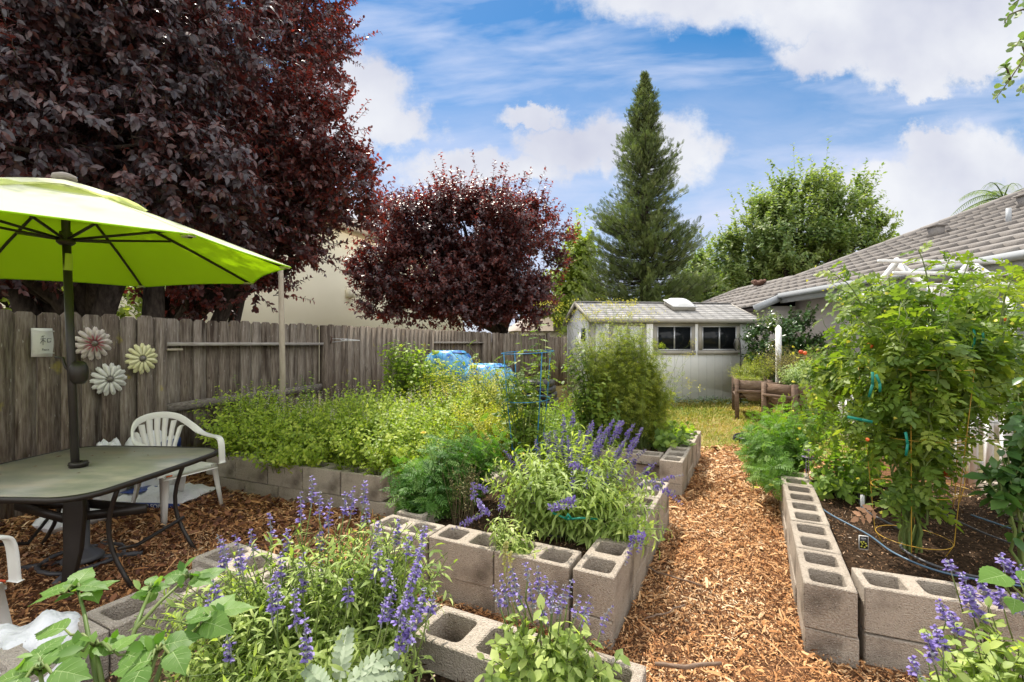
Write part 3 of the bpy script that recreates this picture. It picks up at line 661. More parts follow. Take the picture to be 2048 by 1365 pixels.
han = [[(-.02,.052),(-.028,.044)], [(-.034,.040),(-.028,.046),(-.008,.052)], [(-.040,.026),(0,.032)], [(-.020,.048),(-.020,-.020)], [(-.020,.026),(-.030,.008),(-.042,-.006)], [(-.020,.024),(-.008,.008),(.002,.004)],
       [(.012,.030),(.014,.0)], [(.012,.029),(.042,.033),(.038,.004)], [(.014,.002),(.040,.005)]]
poly_curve('character', [S2(s, .012, 0) for s in han], .0022, pl, M['ink'])
def text_part(name, body, size, loc, rot, m, parent, ext=.001):
    cu = bpy.data.curves.new(name, 'FONT'); cu.body = body; cu.size = size; cu.extrude = ext; cu.align_x = 'CENTER'
    o = bpy.data.objects.new(name, cu); COL.objects.link(o)
    dg = bpy.context.evaluated_depsgraph_get(); me = bpy.data.meshes.new_from_object(o.evaluated_get(dg)); bpy.data.objects.remove(o)
    me.materials.clear(); me.materials.append(m); n = bpy.data.objects.new(name, me); COL.objects.link(n)
    n.location = loc; n.rotation_euler = rot; n.parent = parent; return n
text_part('lettering', 'Peace', .024, (.012, -.029, -.062), (R(90), 0, 0), M['ink'], pl)
pl.scale = (.82, 1, 1.02)
def tin_flower(px, py, rad, pm, label, streak=None, spin=0):
    loc, rz = fence_frame(px, py, .075)
    f = empty('tin_flower', loc, rz, label, 'metal flower', 'tin flowers on the fence')
    for layer, (n, k, off) in enumerate(((14, 1.0, 0), (12, .86, .15))):
        for i in range(n):
            a = spin+off+i*2*math.pi/n; c, s = math.cos(a), math.sin(a)
            pts = [(.18,0),(.35,.085),(.65,.13),(.85,.12),(.97,.05),(.93,0),(.97,-.05),(.85,-.12),(.65,-.13),(.35,-.085)]
            yo = -.004-.010*layer; V = []
            for t in (0, .003):
                for (x, y) in pts:
                    X = x*rad*k; Y = y*rad*k*1.02; V.append((X*c-Y*s, yo+t-.012*math.sin(x*3)*(1.2-abs(y)*4), X*s+Y*c))
            m_ = len(pts); b = MB(); b.raw(V, [tuple(range(m_)), tuple(range(m_, 2*m_))[::-1]]+[(j, m_+j, m_+(j+1) % m_, (j+1) % m_) for j in range(m_)])
            b.build('petal', M[pm], f)
            if streak and layer == 1 or (streak and i % 2 == 0):
                b = MB()
                for q_ in (-.05, 0, .05):
                    b.tube([((x*rad*k)*c-(q_*x*1.3*rad)*s, yo-.016, (x*rad*k)*s+(q_*x*1.3*rad)*c) for x in (.2, .42, .62)], [.0030, .0024, .0006], 4)
                b.build('streak', M[streak], f)
    b = MB()
    V = []; F = []
    for i in range(6):
        a = i/5*math.pi/2
        for j in range(16): V.append((rad*.2*math.cos(a)*math.cos(j*math.pi/8), -.018-.022*math.sin(a), rad*.2*math.cos(a)*math.sin(j*math.pi/8)))
    F = [(i*16+j, i*16+(j+1) % 16, (i+1)*16+(j+1) % 16, (i+1)*16+j) for i in range(5) for j in range(16)]
    b.raw(V, F, .5); b.build('centre', M['tin'], f, smooth=True)
tin_flower(174, 688, .150, 'petal_pink', 'tin flower with pink streaked petals on the fence behind the umbrella pole', 'petal_rose', .1)
tin_flower(206, 759, .150, 'petal_white', 'white tin flower, lowest of the three on the fence', None, .05)
tin_flower(272, 718, .150, 'petal_cream', 'pale yellow tin flower on the fence right of the white one', None, .2)
p, z = onfence(340, 702, .03)
b = MB(); b.box((p[0], p[1], z+.01), (.16, .09, .02), FR+.1); tag(b.build('wood_scrap', M['stake'], bevel=.003), 'small pale scrap of wood resting on the upper fence rail', 'wood scrap')
p, z = onfence(656, 681, .05)
hb = empty('hanging_bracket', (p[0], p[1], z), FR, 'white wire basket bracket screwed to the fence post', 'bracket')
poly_curve('arm', [[(.0,-.02,.02),(.05,-.22,.012),(.10,-.42,-.006)], [(.0,-.02,-.03),(.05,-.22,-.01),(.10,-.42,-.006)], [(.02,-.15,.016),(.03,-.18,-.012),(.05,-.24,.010)]], .005, hb, M['white'])
poly_curve('mount', [[(0,0,.05),(0,-.02,.03),(0,0,-.05)]], .010, hb, M['rust'])
# ------------------------------------------------------------------ patio: table, umbrella, chairs
def rrect(hx, hy, r, n=6, bul=.0):
    P = []
    for sx, sy, a0 in ((1,1,0),(-1,1,90),(-1,-1,180),(1,-1,270)):
        rr = r
        for k in range(n+1):
            a = R(a0+90*k/n); P.append((sx*(hx-rr)+rr*math.cos(a), sy*(hy-rr)+rr*math.sin(a)))
        nx = {0: (-1,1), 90: (-1,-1), 180: (1,-1), 270: (1,1)}[a0]
    out = []
    for i, (x, y) in enumerate(P):
        out.append((x*(1+bul*(1-(y/hy)**2)), y*(1+bul*(1-(x/hx)**2))))
        x2, y2 = P[(i+1) % len(P)]
        if math.hypot(x2-x, y2-y) > .3:
            for t in (.25, .5, .75):
                xx, yy = x+(x2-x)*t, y+(y2-y)*t; out.append((xx*(1+bul*(1-(yy/hy)**2)), yy*(1+bul*(1-(xx/hx)**2))))
    return out
TZ = .60; TC = (-2.60, 2.86)
tab = empty('patio_table', (TC[0], TC[1], 0), R(-4), 'square glass patio table with rounded corners and dark bronze legs under the green umbrella', 'table')
po = rrect(.55, .545, .15, 6, .03); pi = [(x*.97, y*.97) for x, y in po]
b = MB(); b.prism(pi, TZ-.006, TZ+.001, .5); b.build('tabletop', M['glass_top'], tab)
b = MB(); n = len(po); ring = []
for pts, z in ((po, TZ-.024), (po, TZ-.002), ([(x*.985, y*.985) for x, y in po], TZ+.006), (pi, TZ+.004), (pi, TZ-.02)): ring += [(x, y, z) for x, y in pts]
F = [(k*n+i, k*n+(i+1) % n, ((k+1) % 5)*n+(i+1) % n, ((k+1) % 5)*n+i) for k in range(5) for i in range(n)]
b.raw(ring, F, .5); b.build('rim', M['bronze'], tab, smooth=False)
def leg(x, y, ang, w=.085):
    b = MB(); c, s = math.cos(ang), math.sin(ang)
    prof = [(.20,-.0),(.10,TZ*.55),(.0,TZ-.03)]
    # blade: wide at the top, narrow at the foot
    V = []
    for (wt, z, o) in ((w*.85, TZ-.03, 0), (w*1.0, TZ*.7, .0), (w*.8, TZ*.35, .01), (w*.42, 0.0, .05)):
        for (u, v) in ((-wt/2, -.018), (wt/2, -.018), (wt/2, .018), (-wt/2, .018)):
            X = u+ .0; Y = v - o; V.append((x+X*c-Y*s, y+X*s+Y*c, z))
    F = [(k*4+i, k*4+(i+1) % 4, k*4+4+(i+1) % 4, k*4+4+i) for k in range(3) for i in range(4)]+[(0,3,2,1),(12,13,14,15)]
    b.raw(V, F, .6); b.build('leg', M['bronze'], tab, bevel=.004)
leg(.20, -.22, R(10), .105); leg(-.30, .25, R(190), .105)
def bow(x0, y0, x1, y1, ox, oy):
    b = MB()
    for (x, y) in ((x0, y0), (x1, y1)):
        pts = []
        for k in range(9):
            t = k/8; z = (TZ-.03)*(1-t); o = -.10*math.sin(t*math.pi)+.08*t; pts.append((x+ox*o, y+oy*o, z))
        b.tube(pts, .012, 6, tint=.4)
    b.tube([(x0, y0, .22), ((x0+x1)/2-ox*.12, (y0+y1)/2-oy*.12, .13), (x1, y1, .22)], .011, 6)
    b.build('leg', M['bronze'], tab, smooth=True)
bow(.46, -.22, .46, .25, 1, 0); bow(-.46, -.25, -.46, .25, -1, 0)
b = MB()
for (x, y) in ((.42,.0),(-.42,.0)):
    b.bar((x, y, .36), (0, .06, .36), .014, .05); b.bar((x, y, .36), (0, -.10, .33), .014, .05)
b.build('brace', M['bronze'], tab)
# umbrella
UC = (-2.61, 2.86)
um = empty('patio_umbrella', (UC[0], UC[1], 0), 0, 'lime green market umbrella with a dark pole open over the glass table', 'umbrella')
CX, CY, UR, UH, UROT, TX, TY = -2.661-UC[0], 2.824-UC[1], 1.224, EYE+.484, .352, .024, -.017
AP = UH+.44
def rim(k, f=1.0, dz=0):
    a = UROT+k*math.pi/4; return Vector((CX+UR*f*math.cos(a), CY+UR*f*math.sin(a), UH+UR*f*(TX*math.cos(a)+TY*math.sin(a))+dz))
def cano(k, t, f):                                      # point on the cloth between ribs k and k+1 (t) at radius fraction f
    a, b_ = rim(k, f), rim(k+1, f); p = a.lerp(b_, t); s = math.sin(t*math.pi)
    z = AP+(p.z-AP)*(f**1.12)+.0; z0 = UH
    zz = AP-(AP-p.z)*(f**1.15)
    p.z = zz-.028*s*f*f; c = Vector((CX, CY, p.z)); p = c+(p-c)*(1-.035*s*f**3)
    p.z += .035*s*f**6
    return p
b = MB(); NT, NF = 8, 12
for k in range(8):
    V = [cano(k, t/NT, f0) for f0 in [.10+.90*i/NF for i in range(NF+1)] for t in range(NT+1)]
    F = [(i*(NT+1)+j, i*(NT+1)+j+1, (i+1)*(NT+1)+j+1, (i+1)*(NT+1)+j) for i in range(NF) for j in range(NT)]
    b.raw([tuple(v) for v in V], F, .5)
cn = b.build('canopy', M['canopy'], um, smooth=True)
for q_ in b.V: q_[:, 2] -= .004
b.build('lining', M['lining'], um, smooth=True)
b = MB()
for k in range(8): b.tube([cano(k, t/8, 1.0)-Vector((0,0,.002)) for t in range(9)], .0045, 6)
b.build('hem', M['lining'], um, smooth=True)
b = MB()
for k in range(8): b.tube([cano(k, 0, f0)+Vector((0,0,.0005)) for f0 in np.linspace(.12, 1, 9)], .0028, 5)
b.build('seam', M['canopy'], um, smooth=True)
b = MB()
for k in range(8):
    V = []
    for i in range(5):
        f0 = .02+.32*i/4
        for t in range(5):
            p = cano(k, t/4, max(f0, .02)); p.z += .035-.02*(i/4)+.03*math.sin(t/4*math.pi)*(i/4); V.append(tuple(p))
    b.raw(V, [(i*5+j, i*5+j+1, (i+1)*5+j+1, (i+1)*5+j) for i in range(4) for j in range(4)], .5)
b.build('vent', M['canopy'], um, smooth=True)
b = MB(); b.lathe([(0,.06),(.02,.055),(.055,.04),(.06,.02),(.0,.0)], (CX, CY, AP+.02), 16); b.build('finial', M['greywood'], um, smooth=True)
top = Vector((CX, CY, AP-.02)); bot = Vector((0, 0, .12)); hub = top.lerp(bot, .16)
hub = Vector((CX*.9, CY*.9, EYE+.60))
b = MB(); b.tube([bot, top], .021, 14); b.build('pole', M['bronze'], um, smooth=True)
for k in range(8):
    b = MB(); pts = [Vector((CX, CY, AP-.03))]+[cano(k, 0, f0)-Vector((0, 0, .018)) for f0 in (.3,.6,.85,.985)]; b.tube(pts, .0095, 6); rb = b.build('rib', M['bronze'], um, smooth=True)
    b = MB(); e = cano(k, 0, .48)-Vector((0, 0, .03)); b.tube([hub, e], .0085, 6); b.build('strut', M['bronze'], um)
    b = MB(); e = cano(k, 0, .985); d = (e-Vector((CX, CY, e.z))).normalized(); b.bar(e-d*.05-Vector((0,0,.012)), e+d*.012-Vector((0,0,.012)), .035, .012); b.build('rib_pocket', M['canopy'], um)
b = MB(); b.lathe([(0,-.03),(.03,-.03),(.045,-.015),(.045,.0),(.03,.01),(.03,.05),(.0,.05)], tuple(hub), 16); b.build('hub', M['bronze'], um)
b = MB(); z = EYE+.52-.05; b.lathe([(.0225,-.05),(.0225,.05)], (CX*.75, CY*.75, z), 14); b.build('tape_band', M['lime_tape'], um)
zc = EYE-(745-683)/950*2.85
b = MB(); b.lathe([(0,-.07),(.03,-.07),(.045,-.045),(.048,.0),(.045,.03),(.035,.055),(.022,.065),(0,.065)], (0.0, 0, zc), 18); ck = b.build('crank_housing', M['bronze'], um, smooth=True)
b = MB(); b.tube([(-.035,-.01,zc),(-.06,-.02,zc+.03),(-.075,-.02,zc+.085),(-.12,-.02,zc+.09)], .008, 6); b.build('crank_handle', M['bronze'], um)
b = MB(); b.lathe([(0,0),(.045,0),(.045,.012),(.05,.014),(.045,.03),(.02,.032)], (0,0,TZ+.004), 18); b.build('collar', M['bronze'], um)
ub = empty('umbrella_base', (-2.62, 2.90, 0), R(20), 'dark round umbrella stand with a scroll foot on the mulch under the table', 'umbrella stand')
b = MB(); b.lathe([(0,.03),(.10,.03),(.105,.04),(.09,.06),(.05,.09),(.035,.11),(.033,.36),(.0,.36)], (0,0,0), 24); b.build('tube', M['tube'], ub, smooth=True)
b = MB()
for k in range(4):
    a = k*math.pi/2; b.bar((0,0,.03), (.30*math.cos(a), .30*math.sin(a), .02), .03, .02)
for k in range(4):
    a = k*math.pi/2; a2 = a+math.pi/2; b.tube([(.2*math.cos(a+(a2-a)*t), .2*math.sin(a+(a2-a)*t), .03+.01*math.sin(t*3.14)) for t in (0,.25,.5,.75,1)], .012, 6)
b.build('foot', M['tube'], ub)
# plastic chairs
def chair(loc, rz, label, sc=.86):
    c = empty('plastic_chair', loc, rz, label, 'chair', 'white plastic chairs at the table'); c.scale = (sc, sc, sc)
    # seat: front is +x
    b = MB(); V = []; nx, ny = 9, 9
    for t in (0, -.02):
        for i in range(nx):
            for j in range(ny):
                x = -.22+.45*i/(nx-1); y = (-.24+.48*j/(ny-1))*(1-.10*(1-i/(nx-1)))
                z = .42-.02*math.sin(i/(nx-1)*3.14)*math.cos((j/(ny-1)-.5)*3.1)-(.02 if i == nx-1 else 0)+t; V.append((x, y, z))
    g = nx*ny; F = [(i*ny+j, (i+1)*ny+j, (i+1)*ny+j+1, i*ny+j+1) for i in range(nx-1) for j in range(ny-1)]
    F += [tuple(g+k for k in f[::-1]) for f in F]
    eb = [i*ny for i in range(nx)]+[(nx-1)*ny+j for j in range(1, ny)]+[i*ny+ny-1 for i in range(nx-2, -1, -1)]+[j for j in range(ny-2, 0, -1)]
    for k in range(len(eb)): F.append((eb[k], eb[(k+1) % len(eb)], g+eb[(k+1) % len(eb)], g+eb[k]))
    b.raw(V, F, .6); b.build('seat', M['plastic'], c, smooth=True)
    # band: arm front up, back round the top, other arm
    path = []
    for s in (1, -1):
        side = [(.24, .275*s, .42), (.22, .28*s, .60), (.17, .285*s, .655), (.05, .285*s, .665), (-.08, .28*s, .69), (-.19, .255*s, .76), (-.255, .19*s, .835), (-.28, .10*s, .87)]
        path.append(side)
    pts = path[0]+[(-.285, 0, .88)]+path[1][::-1]
    P = np.array(pts); 
    fine = []
    for i in range(len(P)-1):
        p0, p1, p2, p3 = P[max(i-1, 0)], P[i], P[i+1], P[min(i+2, len(P)-1)]
        for t in (0, .25, .5, .75): fine.append(.5*((2*p1)+(-p0+p2)*t+(2*p0-5*p1+4*p2-p3)*t*t+(-p0+3*p1-3*p2+p3)*t**3))
    fine.append(P[-1]); fine = np.array(fine); b = MB(); V = []; n = len(fine); tg = nrm(np.gradient(fine, axis=0))
    for i, p in enumerate(fine):
        w = .030; back = max(0, min(1, (-.05-p[0])/.15)); up = np.array((0, 0, 1.))*back+np.array((0, 1., 0))*(1-back)*np.sign(p[1] if abs(p[1]) > .01 else 1)
        up = up-tg[i]*up.dot(tg[i]); up /= np.linalg.norm(up)+1e-9; o = np.cross(tg[i], up)
        for (a_, c_) in ((-w,-.009),(w,-.009),(w,.009),(-w,.009)): V.append(p+up*a_+o*c_)
    F = [(i*4+j, i*4+(j+1) % 4, i*4+4+(j+1) % 4, i*4+4+j) for i in range(n-1) for j in range(4)]+[(0,1,2,3), tuple((n-1)*4+k for k in (3,2,1,0))]
    b.raw(V, F, .6); b.build('arm_frame', M['plastic'], c, smooth=False, bevel=.006)
    # slats fan from the seat back to the top rail
    for k in range(7):
        u = (k-3)/3; b = MB(); x0, y0 = -.225, u*.10; y1 = u*.215; z1 = .86-.085*u*u*1.2; x1 = -.272+.03*u*u
        pts = [(x0, y0, .415), (x0-.03, y0+(y1-y0)*.4, .58), (x1-.005, y0+(y1-y0)*.8, .74), (x1, y1, z1)]
        for a_, c_ in zip(pts[:-1], pts[1:]): b.bar(a_, c_, .008, .030, up=(0, 1, 0))
        V = []
        b = MB(); W = (.018, .02, .023, .026)
        for (p_, w) in zip(pts, W): V += [(p_[0]-.004, p_[1]-w, p_[2]), (p_[0]-.004, p_[1]+w, p_[2]), (p_[0]+.004, p_[1]+w, p_[2]), (p_[0]+.004, p_[1]-w, p_[2])]
        b.raw(V, [(i*4+j, i*4+(j+1) % 4, i*4+4+(j+1) % 4, i*4+4+j) for i in range(3) for j in range(4)], .6); b.build('slat', M['plastic'], c)
    for (x, y, fx, fy) in ((.215,.24,.27,.27),(.215,-.24,.27,-.27),(-.20,.20,-.30,.235),(-.20,-.20,-.30,-.235)):
        b = MB(); s = 1 if y > 0 else -1; V = []
        for (t, w) in ((0,.042),(.5,.034),(1,.022)):
            px_, py_, z = x+(fx-x)*t, y+(fy-y)*t, .42*(1-t); d = -1 if x > 0 else 1
            V += [(px_, py_, z), (px_+d*w*1.3, py_, z), (px_+d*w*1.3, py_-s*.008, z), (px_+d*.008, py_-s*.008, z), (px_+d*.008, py_-s*w*1.3, z), (px_, py_-s*w*1.3, z)]
        b.raw(V, [(i*6+j, i*6+(j+1) % 6, i*6+6+(j+1) % 6, i*6+6+j) for i in range(2) for j in range(6)]+[(0,1,2,3,4,5),(12,13,14,15,16,17)], .6); b.build('leg', M['plastic'], c)
    b = MB(); b.box((.235, -.20, .414), (.004, .05, .012)); b.build('sticker', M['red'], c)
chair((-2.66, 3.76, 0), R(-23), 'white plastic armchair with a fan of back slats behind the table')
chair((-2.30, 1.78, .02), R(80), 'white plastic armchair cut off at the left edge beside the white bag')
# bags
def sack(name, loc, rz, L, W, H, m, label, cat, tilt=0, sag=.3, group=None, fold=12, seed=0):
    o = empty(name, loc, rz, label, cat, group); b = MB(); rr = np.random.default_rng(seed); nu, nv = 20, 14; V = []
    for s in (1, -1):
        for i in range(nu+1):
            for j in range(nv+1):
                u, v = i/nu*2-1, j/nv*2-1; e = max(0, (1-abs(u)**4)*(1-abs(v)**4))**.5
                z = s*e*H/2*(1+.25*math.sin(u*5+seed)*math.cos(v*4+seed*2))+.015*math.sin(u*17+v*9+seed)*e
                V.append((u*L/2*(1+.03*math.sin(v*7+seed)), v*W/2*(1+.04*math.sin(u*6+seed)), max(z+H/2, .002)))
    g = (nu+1)*(nv+1); F = []
    for k in (0, 1):
        for i in range(nu):
            for j in range(nv):
                f = (i*(nv+1)+j, (i+1)*(nv+1)+j, (i+1)*(nv+1)+j+1, i*(nv+1)+j+1); f = tuple(q_+k*g for q_ in f); F.append(f if k == 0 else f[::-1])
    b.raw(V, F, .5); w = b.build('sack', m, o, smooth=True); w.rotation_euler = (R(tilt), 0, 0); return o, w
o, w = sack('soil_bag', (-2.95, 4.05, 0), R(-5), .62, .42, .10, M['bag'], 'white and blue bag of top soil lying on the mulch behind the white chair', 'soil bag', seed=3)
b = MB(); b.box((.05, -.213, .028), (.50, .012, .050)); b.build('blue_band', M['bagblue'], o)
text_part('lettering', 'TOP SOIL', .050, (.05, -.221, .012), (R(90), 0, 0), M['white'], o)
b = MB(); b.box((-.20,-.05,.105), (.16,.20,.006)); b.build('blue_patch', M['bagblue'], o)
o, w = sack('soil_bag', (-3.24, 4.28, 0), R(72), .42, .30, .50, M['bag'], 'white bag with a blue corner slumped against the fence behind the chair', 'soil bag', seed=5)
b = MB(); b.box((.05, -.15, .42), (.22, .02, .10), .2); b.build('blue_patch', M['bagblue'], o)
sack('soil_bag', (-3.36, 3.95, 0), R(70), .22, .2, .50, M['bag'], 'small white bag top poking up behind the table beside the pole', 'soil bag', seed=8)
sack('soil_bag', (-3.2, 3.5, 0), R(65), .42, .26, .12, M['bag'], 'white bag lying under the back of the table near the fence', 'soil bag', seed=9)
sack('plastic_bag', (-1.62, 1.50, .05), R(20), .50, .42, .36, M['bag'], 'crumpled white plastic bag in the bottom left corner by the leafy plant', 'bag', seed=12)
# pole
b = MB(); p, z = (-1.93, 4.02), 0
b.tube([(-2.57,5.3,0),(-2.56,5.3,1.0),(-2.58,5.3,2.16)], [.034,.032,.027], 12); tag(b.build('wooden_pole', M['stake'], smooth=True), 'tall round pale wooden pole standing in the herb bed in front of the fence', 'pole')
# barrels
def barrel(x, y, z0, label, r=.36, h=.95):
    o = empty('water_barrel', (x, y, z0), .4, label, 'barrel', 'blue barrels by the fence'); b = MB()
    b.lathe([(0,0),(r*.86,0),(r*.93,.03),(r,.10),(r*1.01,.30),(r*.97,.33),(r*1.01,.36),(r*1.01,.62),(r*.97,.65),(r*1.0,.68),(r*.98,h-.16),(r*.88,h-.07),(r*.66,h-.01),(r*.60,h),(r*.52,h),(r*.50,h-.03),(0,h-.03)], n=36)
    b.build('shell', M['blue_plastic'], o, smooth=True)
    b = MB(); b.lathe([(0,.0),(.05,0),(.055,.01),(.055,.04),(.045,.05),(0,.05)], (-r*.62, -r*.35, h-.05), 14); b.build('bung', M['yherb'] if False else M['lime_tape'], o)
    b = MB(); b.bar((-.02,-r*.7,h-.035), (.22,-r*.68,h-.035), .045, .012); b.build('handle', M['black'], o); return o
barrel(-.93, 7.0, .27, 'taller blue barrel beside the wooden fence behind the yellow green shrubs')
barrel(-.36, 6.85, .10, 'lower blue barrel to the right of the taller one, behind the wire cage', r=.40, h=.93)
b = MB(); b.box((-.93,7.0,.135), (.8,.8,.268), .3); tag(b.build('barrel_stand', M['concrete'], bevel=.01), 'low grey concrete stand beneath the taller blue barrel', 'stand')
# compost bins
o = empty('compost_bin', (.42, 8.6, 0), R(-15), 'black slatted compost bin stepping down by the back fence', 'compost bin')
for k in range(6):
    b = MB(); b.prism(rrect(.42-.02*k, .34-.015*k, .05, 3), .11*k+.006, .11*k+.10); b.build('tier', M['black'], o)
# tomato cages
def cage(loc, levels, legs, m, label, r=.004, tilt=0):
    o = empty('tomato_cage', loc, random.random(), label, 'tomato cage'); zt = levels[-1][0]
    for (z, rad) in levels:
        b = MB(); b.tube([(rad*math.cos(a), rad*math.sin(a), z+tilt*rad*math.cos(a)) for a in np.linspace(0, 2*math.pi, 33)], r, 6, cap=False); b.build('ring', m, o, smooth=True)
    for k in range(legs):
        a = k*2*math.pi/legs; zz = [l[0] for l in levels]; rr = [l[1] for l in levels]
        pts = [(max(rr[0]-.04, .03)*math.cos(a), max(rr[0]-.04, .03)*math.sin(a), -.02)]+[((q_+r*1.5)*math.cos(a), (q_+r*1.5)*math.sin(a), z) for z, q_ in zip(zz, rr)]
        b = MB(); b.tube(pts, r, 6); b.build('upright', m, o, smooth=True)
    return o
cage((.14, 4.25, .22), [(.20,.15),(.62,.20),(1.04,.235)], 4, M['bluewire'], 'blue wire tomato cage standing in the middle of the garden', r=.0042, tilt=.06)
cage((2.16, 2.56, .235), [(.07,.16),(.33,.18),(.62,.205),(.98,.235)], 4, M['yellowwire'], 'yellow wire tomato cage around the big tomato plant in the right bed', r=.0020)
cage((3.0, 3.3, .235), [(.10,.16),(.5,.2),(.9,.25)], 3, M['yellowwire'], 'yellow wire cage in the back of the right bed, deep in the tomato leaves', r=.0025)
# shed
SL = np.array((1.72, 10.34)); SD = np.array((.9925, .122)); SD = SD/np.linalg.norm(SD); SN = np.array((-SD[1], SD[0])); sr = math.atan2(SD[1], SD[0]); SW, SDp = 3.82, 2.2
shed = empty('garden_shed', (SL[0], SL[1], 0), sr, 'pale grey garden shed with taupe trim, two sliding windows and a shingled roof', 'shed')
EZ, RZ = 1.84, 2.25
b = MB()
b.box((SW/2, .03, EZ/2), (SW-.002, .06, EZ-.002), tint=.5); nb = 20
b.box((SW/2, SDp-.03, EZ/2), (SW, .06, EZ))
for x in (.03, SW-.03):
    b.prism([(0,0),(0,0),(0,0)], 0, 0) if False else None
for x0, x1 in ((0, .05), (SW-.05, SW)):
    poly = [(.061, 0), (SDp-.061, 0), (SDp-.061, EZ), (SDp/2, RZ-.03), (.061, EZ)]
    V = [(x0, y, z) for y, z in poly]+[(x1, y, z) for y, z in poly]; n = 5
    b.raw(V, [tuple(range(n)), tuple(range(n, 2*n))[::-1]]+[(i, n+i, n+(i+1) % n, (i+1) % n) for i in range(n)], .5)
b.box((SW/2, .03, .0), (SW-.02, .05, .02)); b.build('wall', M['shedwall'], shed)
b = MB()
for i in range(1, nb): b.box((SW*i/nb, -.0003, EZ/2-.05), (.007, .0014, EZ-.12))  # strips on a flat wall; groove shade is put into their colour
b.build('siding_groove_shade', M['groove'], shed)
slope = math.atan2(RZ-EZ, SDp/2)
roof = MB(); ro = .07
for side in (0, 1):
    rows = 9; Ls = (SDp/2+.12)/math.cos(slope)
    for r_ in range(rows):
        for c_ in range(16):
            w = (SW+2*ro)/16; x = -ro+w*(c_+.5)
            s0 = Ls*r_/rows; y0 = -.12+s0*math.cos(slope); z0 = EZ+.01-.12*math.tan(slope)+s0*math.sin(slope)+.02
            yc = y0+Ls/rows*.55*math.cos(slope); zc = z0+Ls/rows*.55*math.sin(slope)+.012
            if side: yc = SDp-yc
            Mx = Matrix.Rotation((slope-.05) if not side else -(slope-.05), 3, 'X')
            roof.box((x, yc, zc), (w-.004, Ls/rows*1.15, .016), tint=random.random(), M=Mx.to_4x4())
rf = roof.build('roof', M['shingle'], shed)
b = MB(); b.bar((-ro, SDp/2, RZ+.055), (SW+ro, SDp/2, RZ+.055), .16, .02); b.build('ridge_cap', M['shingle'], rf)
b = MB()
b.box((SW/2, -.135, EZ-.035), (SW+2*ro, .025, .085)); b.box((SW/2, SDp+.135, EZ-.035), (SW+2*ro, .025, .085))
for x in (-ro-.01, SW+ro+.01):
    b.bar((x, -.14, EZ-.035), (x, SDp/2, RZ+.015), .02, .09); b.bar((x, SDp+.14, EZ-.035), (x, SDp/2, RZ+.015), .02, .09)
b.build('fascia', M['shedtrim'], shed)
b = MB()
for x in (.045, SW-.07): b.box((x, -.010, EZ/2), (.10 if x < 1 else .14, .02, EZ-.005))
b.box((SW/2, -.011, EZ-.06), (SW-.25, .018, .09)); b.box((-.01, .05, EZ/2), (.02, .12, EZ-.01)); b.build('corner_trim', M['shedtrim'], shed)
def tpx(px):                                            # position along the shed front seen at this column
    k = (px-1024)/950; return (k*SL[1]-SL[0])/(SD[0]-k*SD[1])
def shwin(pxa, pxb, z0, z1):
    xa, xb = tpx(pxa), tpx(pxb); xm = (xa+xb)/2; zm = (z0+z1)/2; w = empty('window', (xm, 0, zm)); w.parent = shed; hw, hh = (xb-xa)/2, (z1-z0)/2; t = .085
    b = MB(); b.box((0,-.02,hh-t/2), (2*hw,.03,t)); b.box((0,-.024,-hh+t/2-.01), (2*hw+.03,.035,t)); b.box((-hw+t/2,-.018,0), (t,.03,2*hh-2*t)); b.box((hw-t/2,-.018,0), (t,.03,2*hh-2*t)); b.build('surround', M['shedtrim'], w)
    iw, ih = hw-t, hh-t; b = MB()
    for (x, z, dx, dz) in ((0,ih-.012,2*iw,.024),(0,-ih+.012,2*iw,.024),(-iw+.012,0,.024,2*ih-.05),(iw-.012,0,.024,2*ih-.05),(0,0,.03,2*ih-.05)): b.box((x,-.022,z), (dx,.02,dz))
    b.build('frame', M['metalframe'], w)
    b = MB(); b.box((0,-.010,0), (2*iw-.03,.006,2*ih-.03)); b.build('pane', M['pane'], w)
shwin(1306, 1389, 1.07, 1.78); shwin(1396, 1479, 1.07, 1.78)
xa, xb = tpx(1222), tpx(1288)
dr = empty('door', ((xa+xb)/2, 0, 0)); dr.parent = shed; hw = (xb-xa)/2
b = MB(); b.box((-hw,-.02,.85), (.09,.03,1.7)); b.box((hw,-.02,.85), (.09,.03,1.7)); b.box((0,-.021,1.73), (2*hw+.09,.03,.10)); b.build('frame', M['shedtrim'], dr)
b = MB(); b.box((0,-.012,.84), (2*hw-.1,.02,1.66)); b.build('leaf', M['shedwall'], dr)
b = MB(); b.box((0,-.028,.84), (.07,.012,1.66)); b.box((0,-.0275,1.10), (2*hw-.1,.011,.07)); b.box((0,-.0275,.5), (2*hw-.1,.011,.07)); b.build('batten', M['shedtrim'], dr)
sk = empty('skylight', (tpx(1367)+.24, SDp/2-.42, RZ-.08)); sk.parent = shed; sk.rotation_euler = (slope, 0, 0)
b = MB(); b.box((0,0,.035), (.54,.54,.09)); b.build('curb', M['shedtrim'], sk)
b = MB(); b.box((0,0,.09), (.59,.59,.02)); V = []
for i in range(9):
    for j in range(9):
        u, v = i/4-1, j/4-1; V.append((u*.26, v*.26, .10+.085*max(0, (1-u**4)*(1-v**4))**.6))
b.raw(V, [(i*9+j, (i+1)*9+j, (i+1)*9+j+1, i*9+j+1) for i in range(8) for j in range(8)], .5); b.build('dome', M['dome'], sk, smooth=True)
b = MB(); b.box((-.004, .62, 1.50), (.02, .34, .30)); b.build('side_vent', M['pane'], shed)
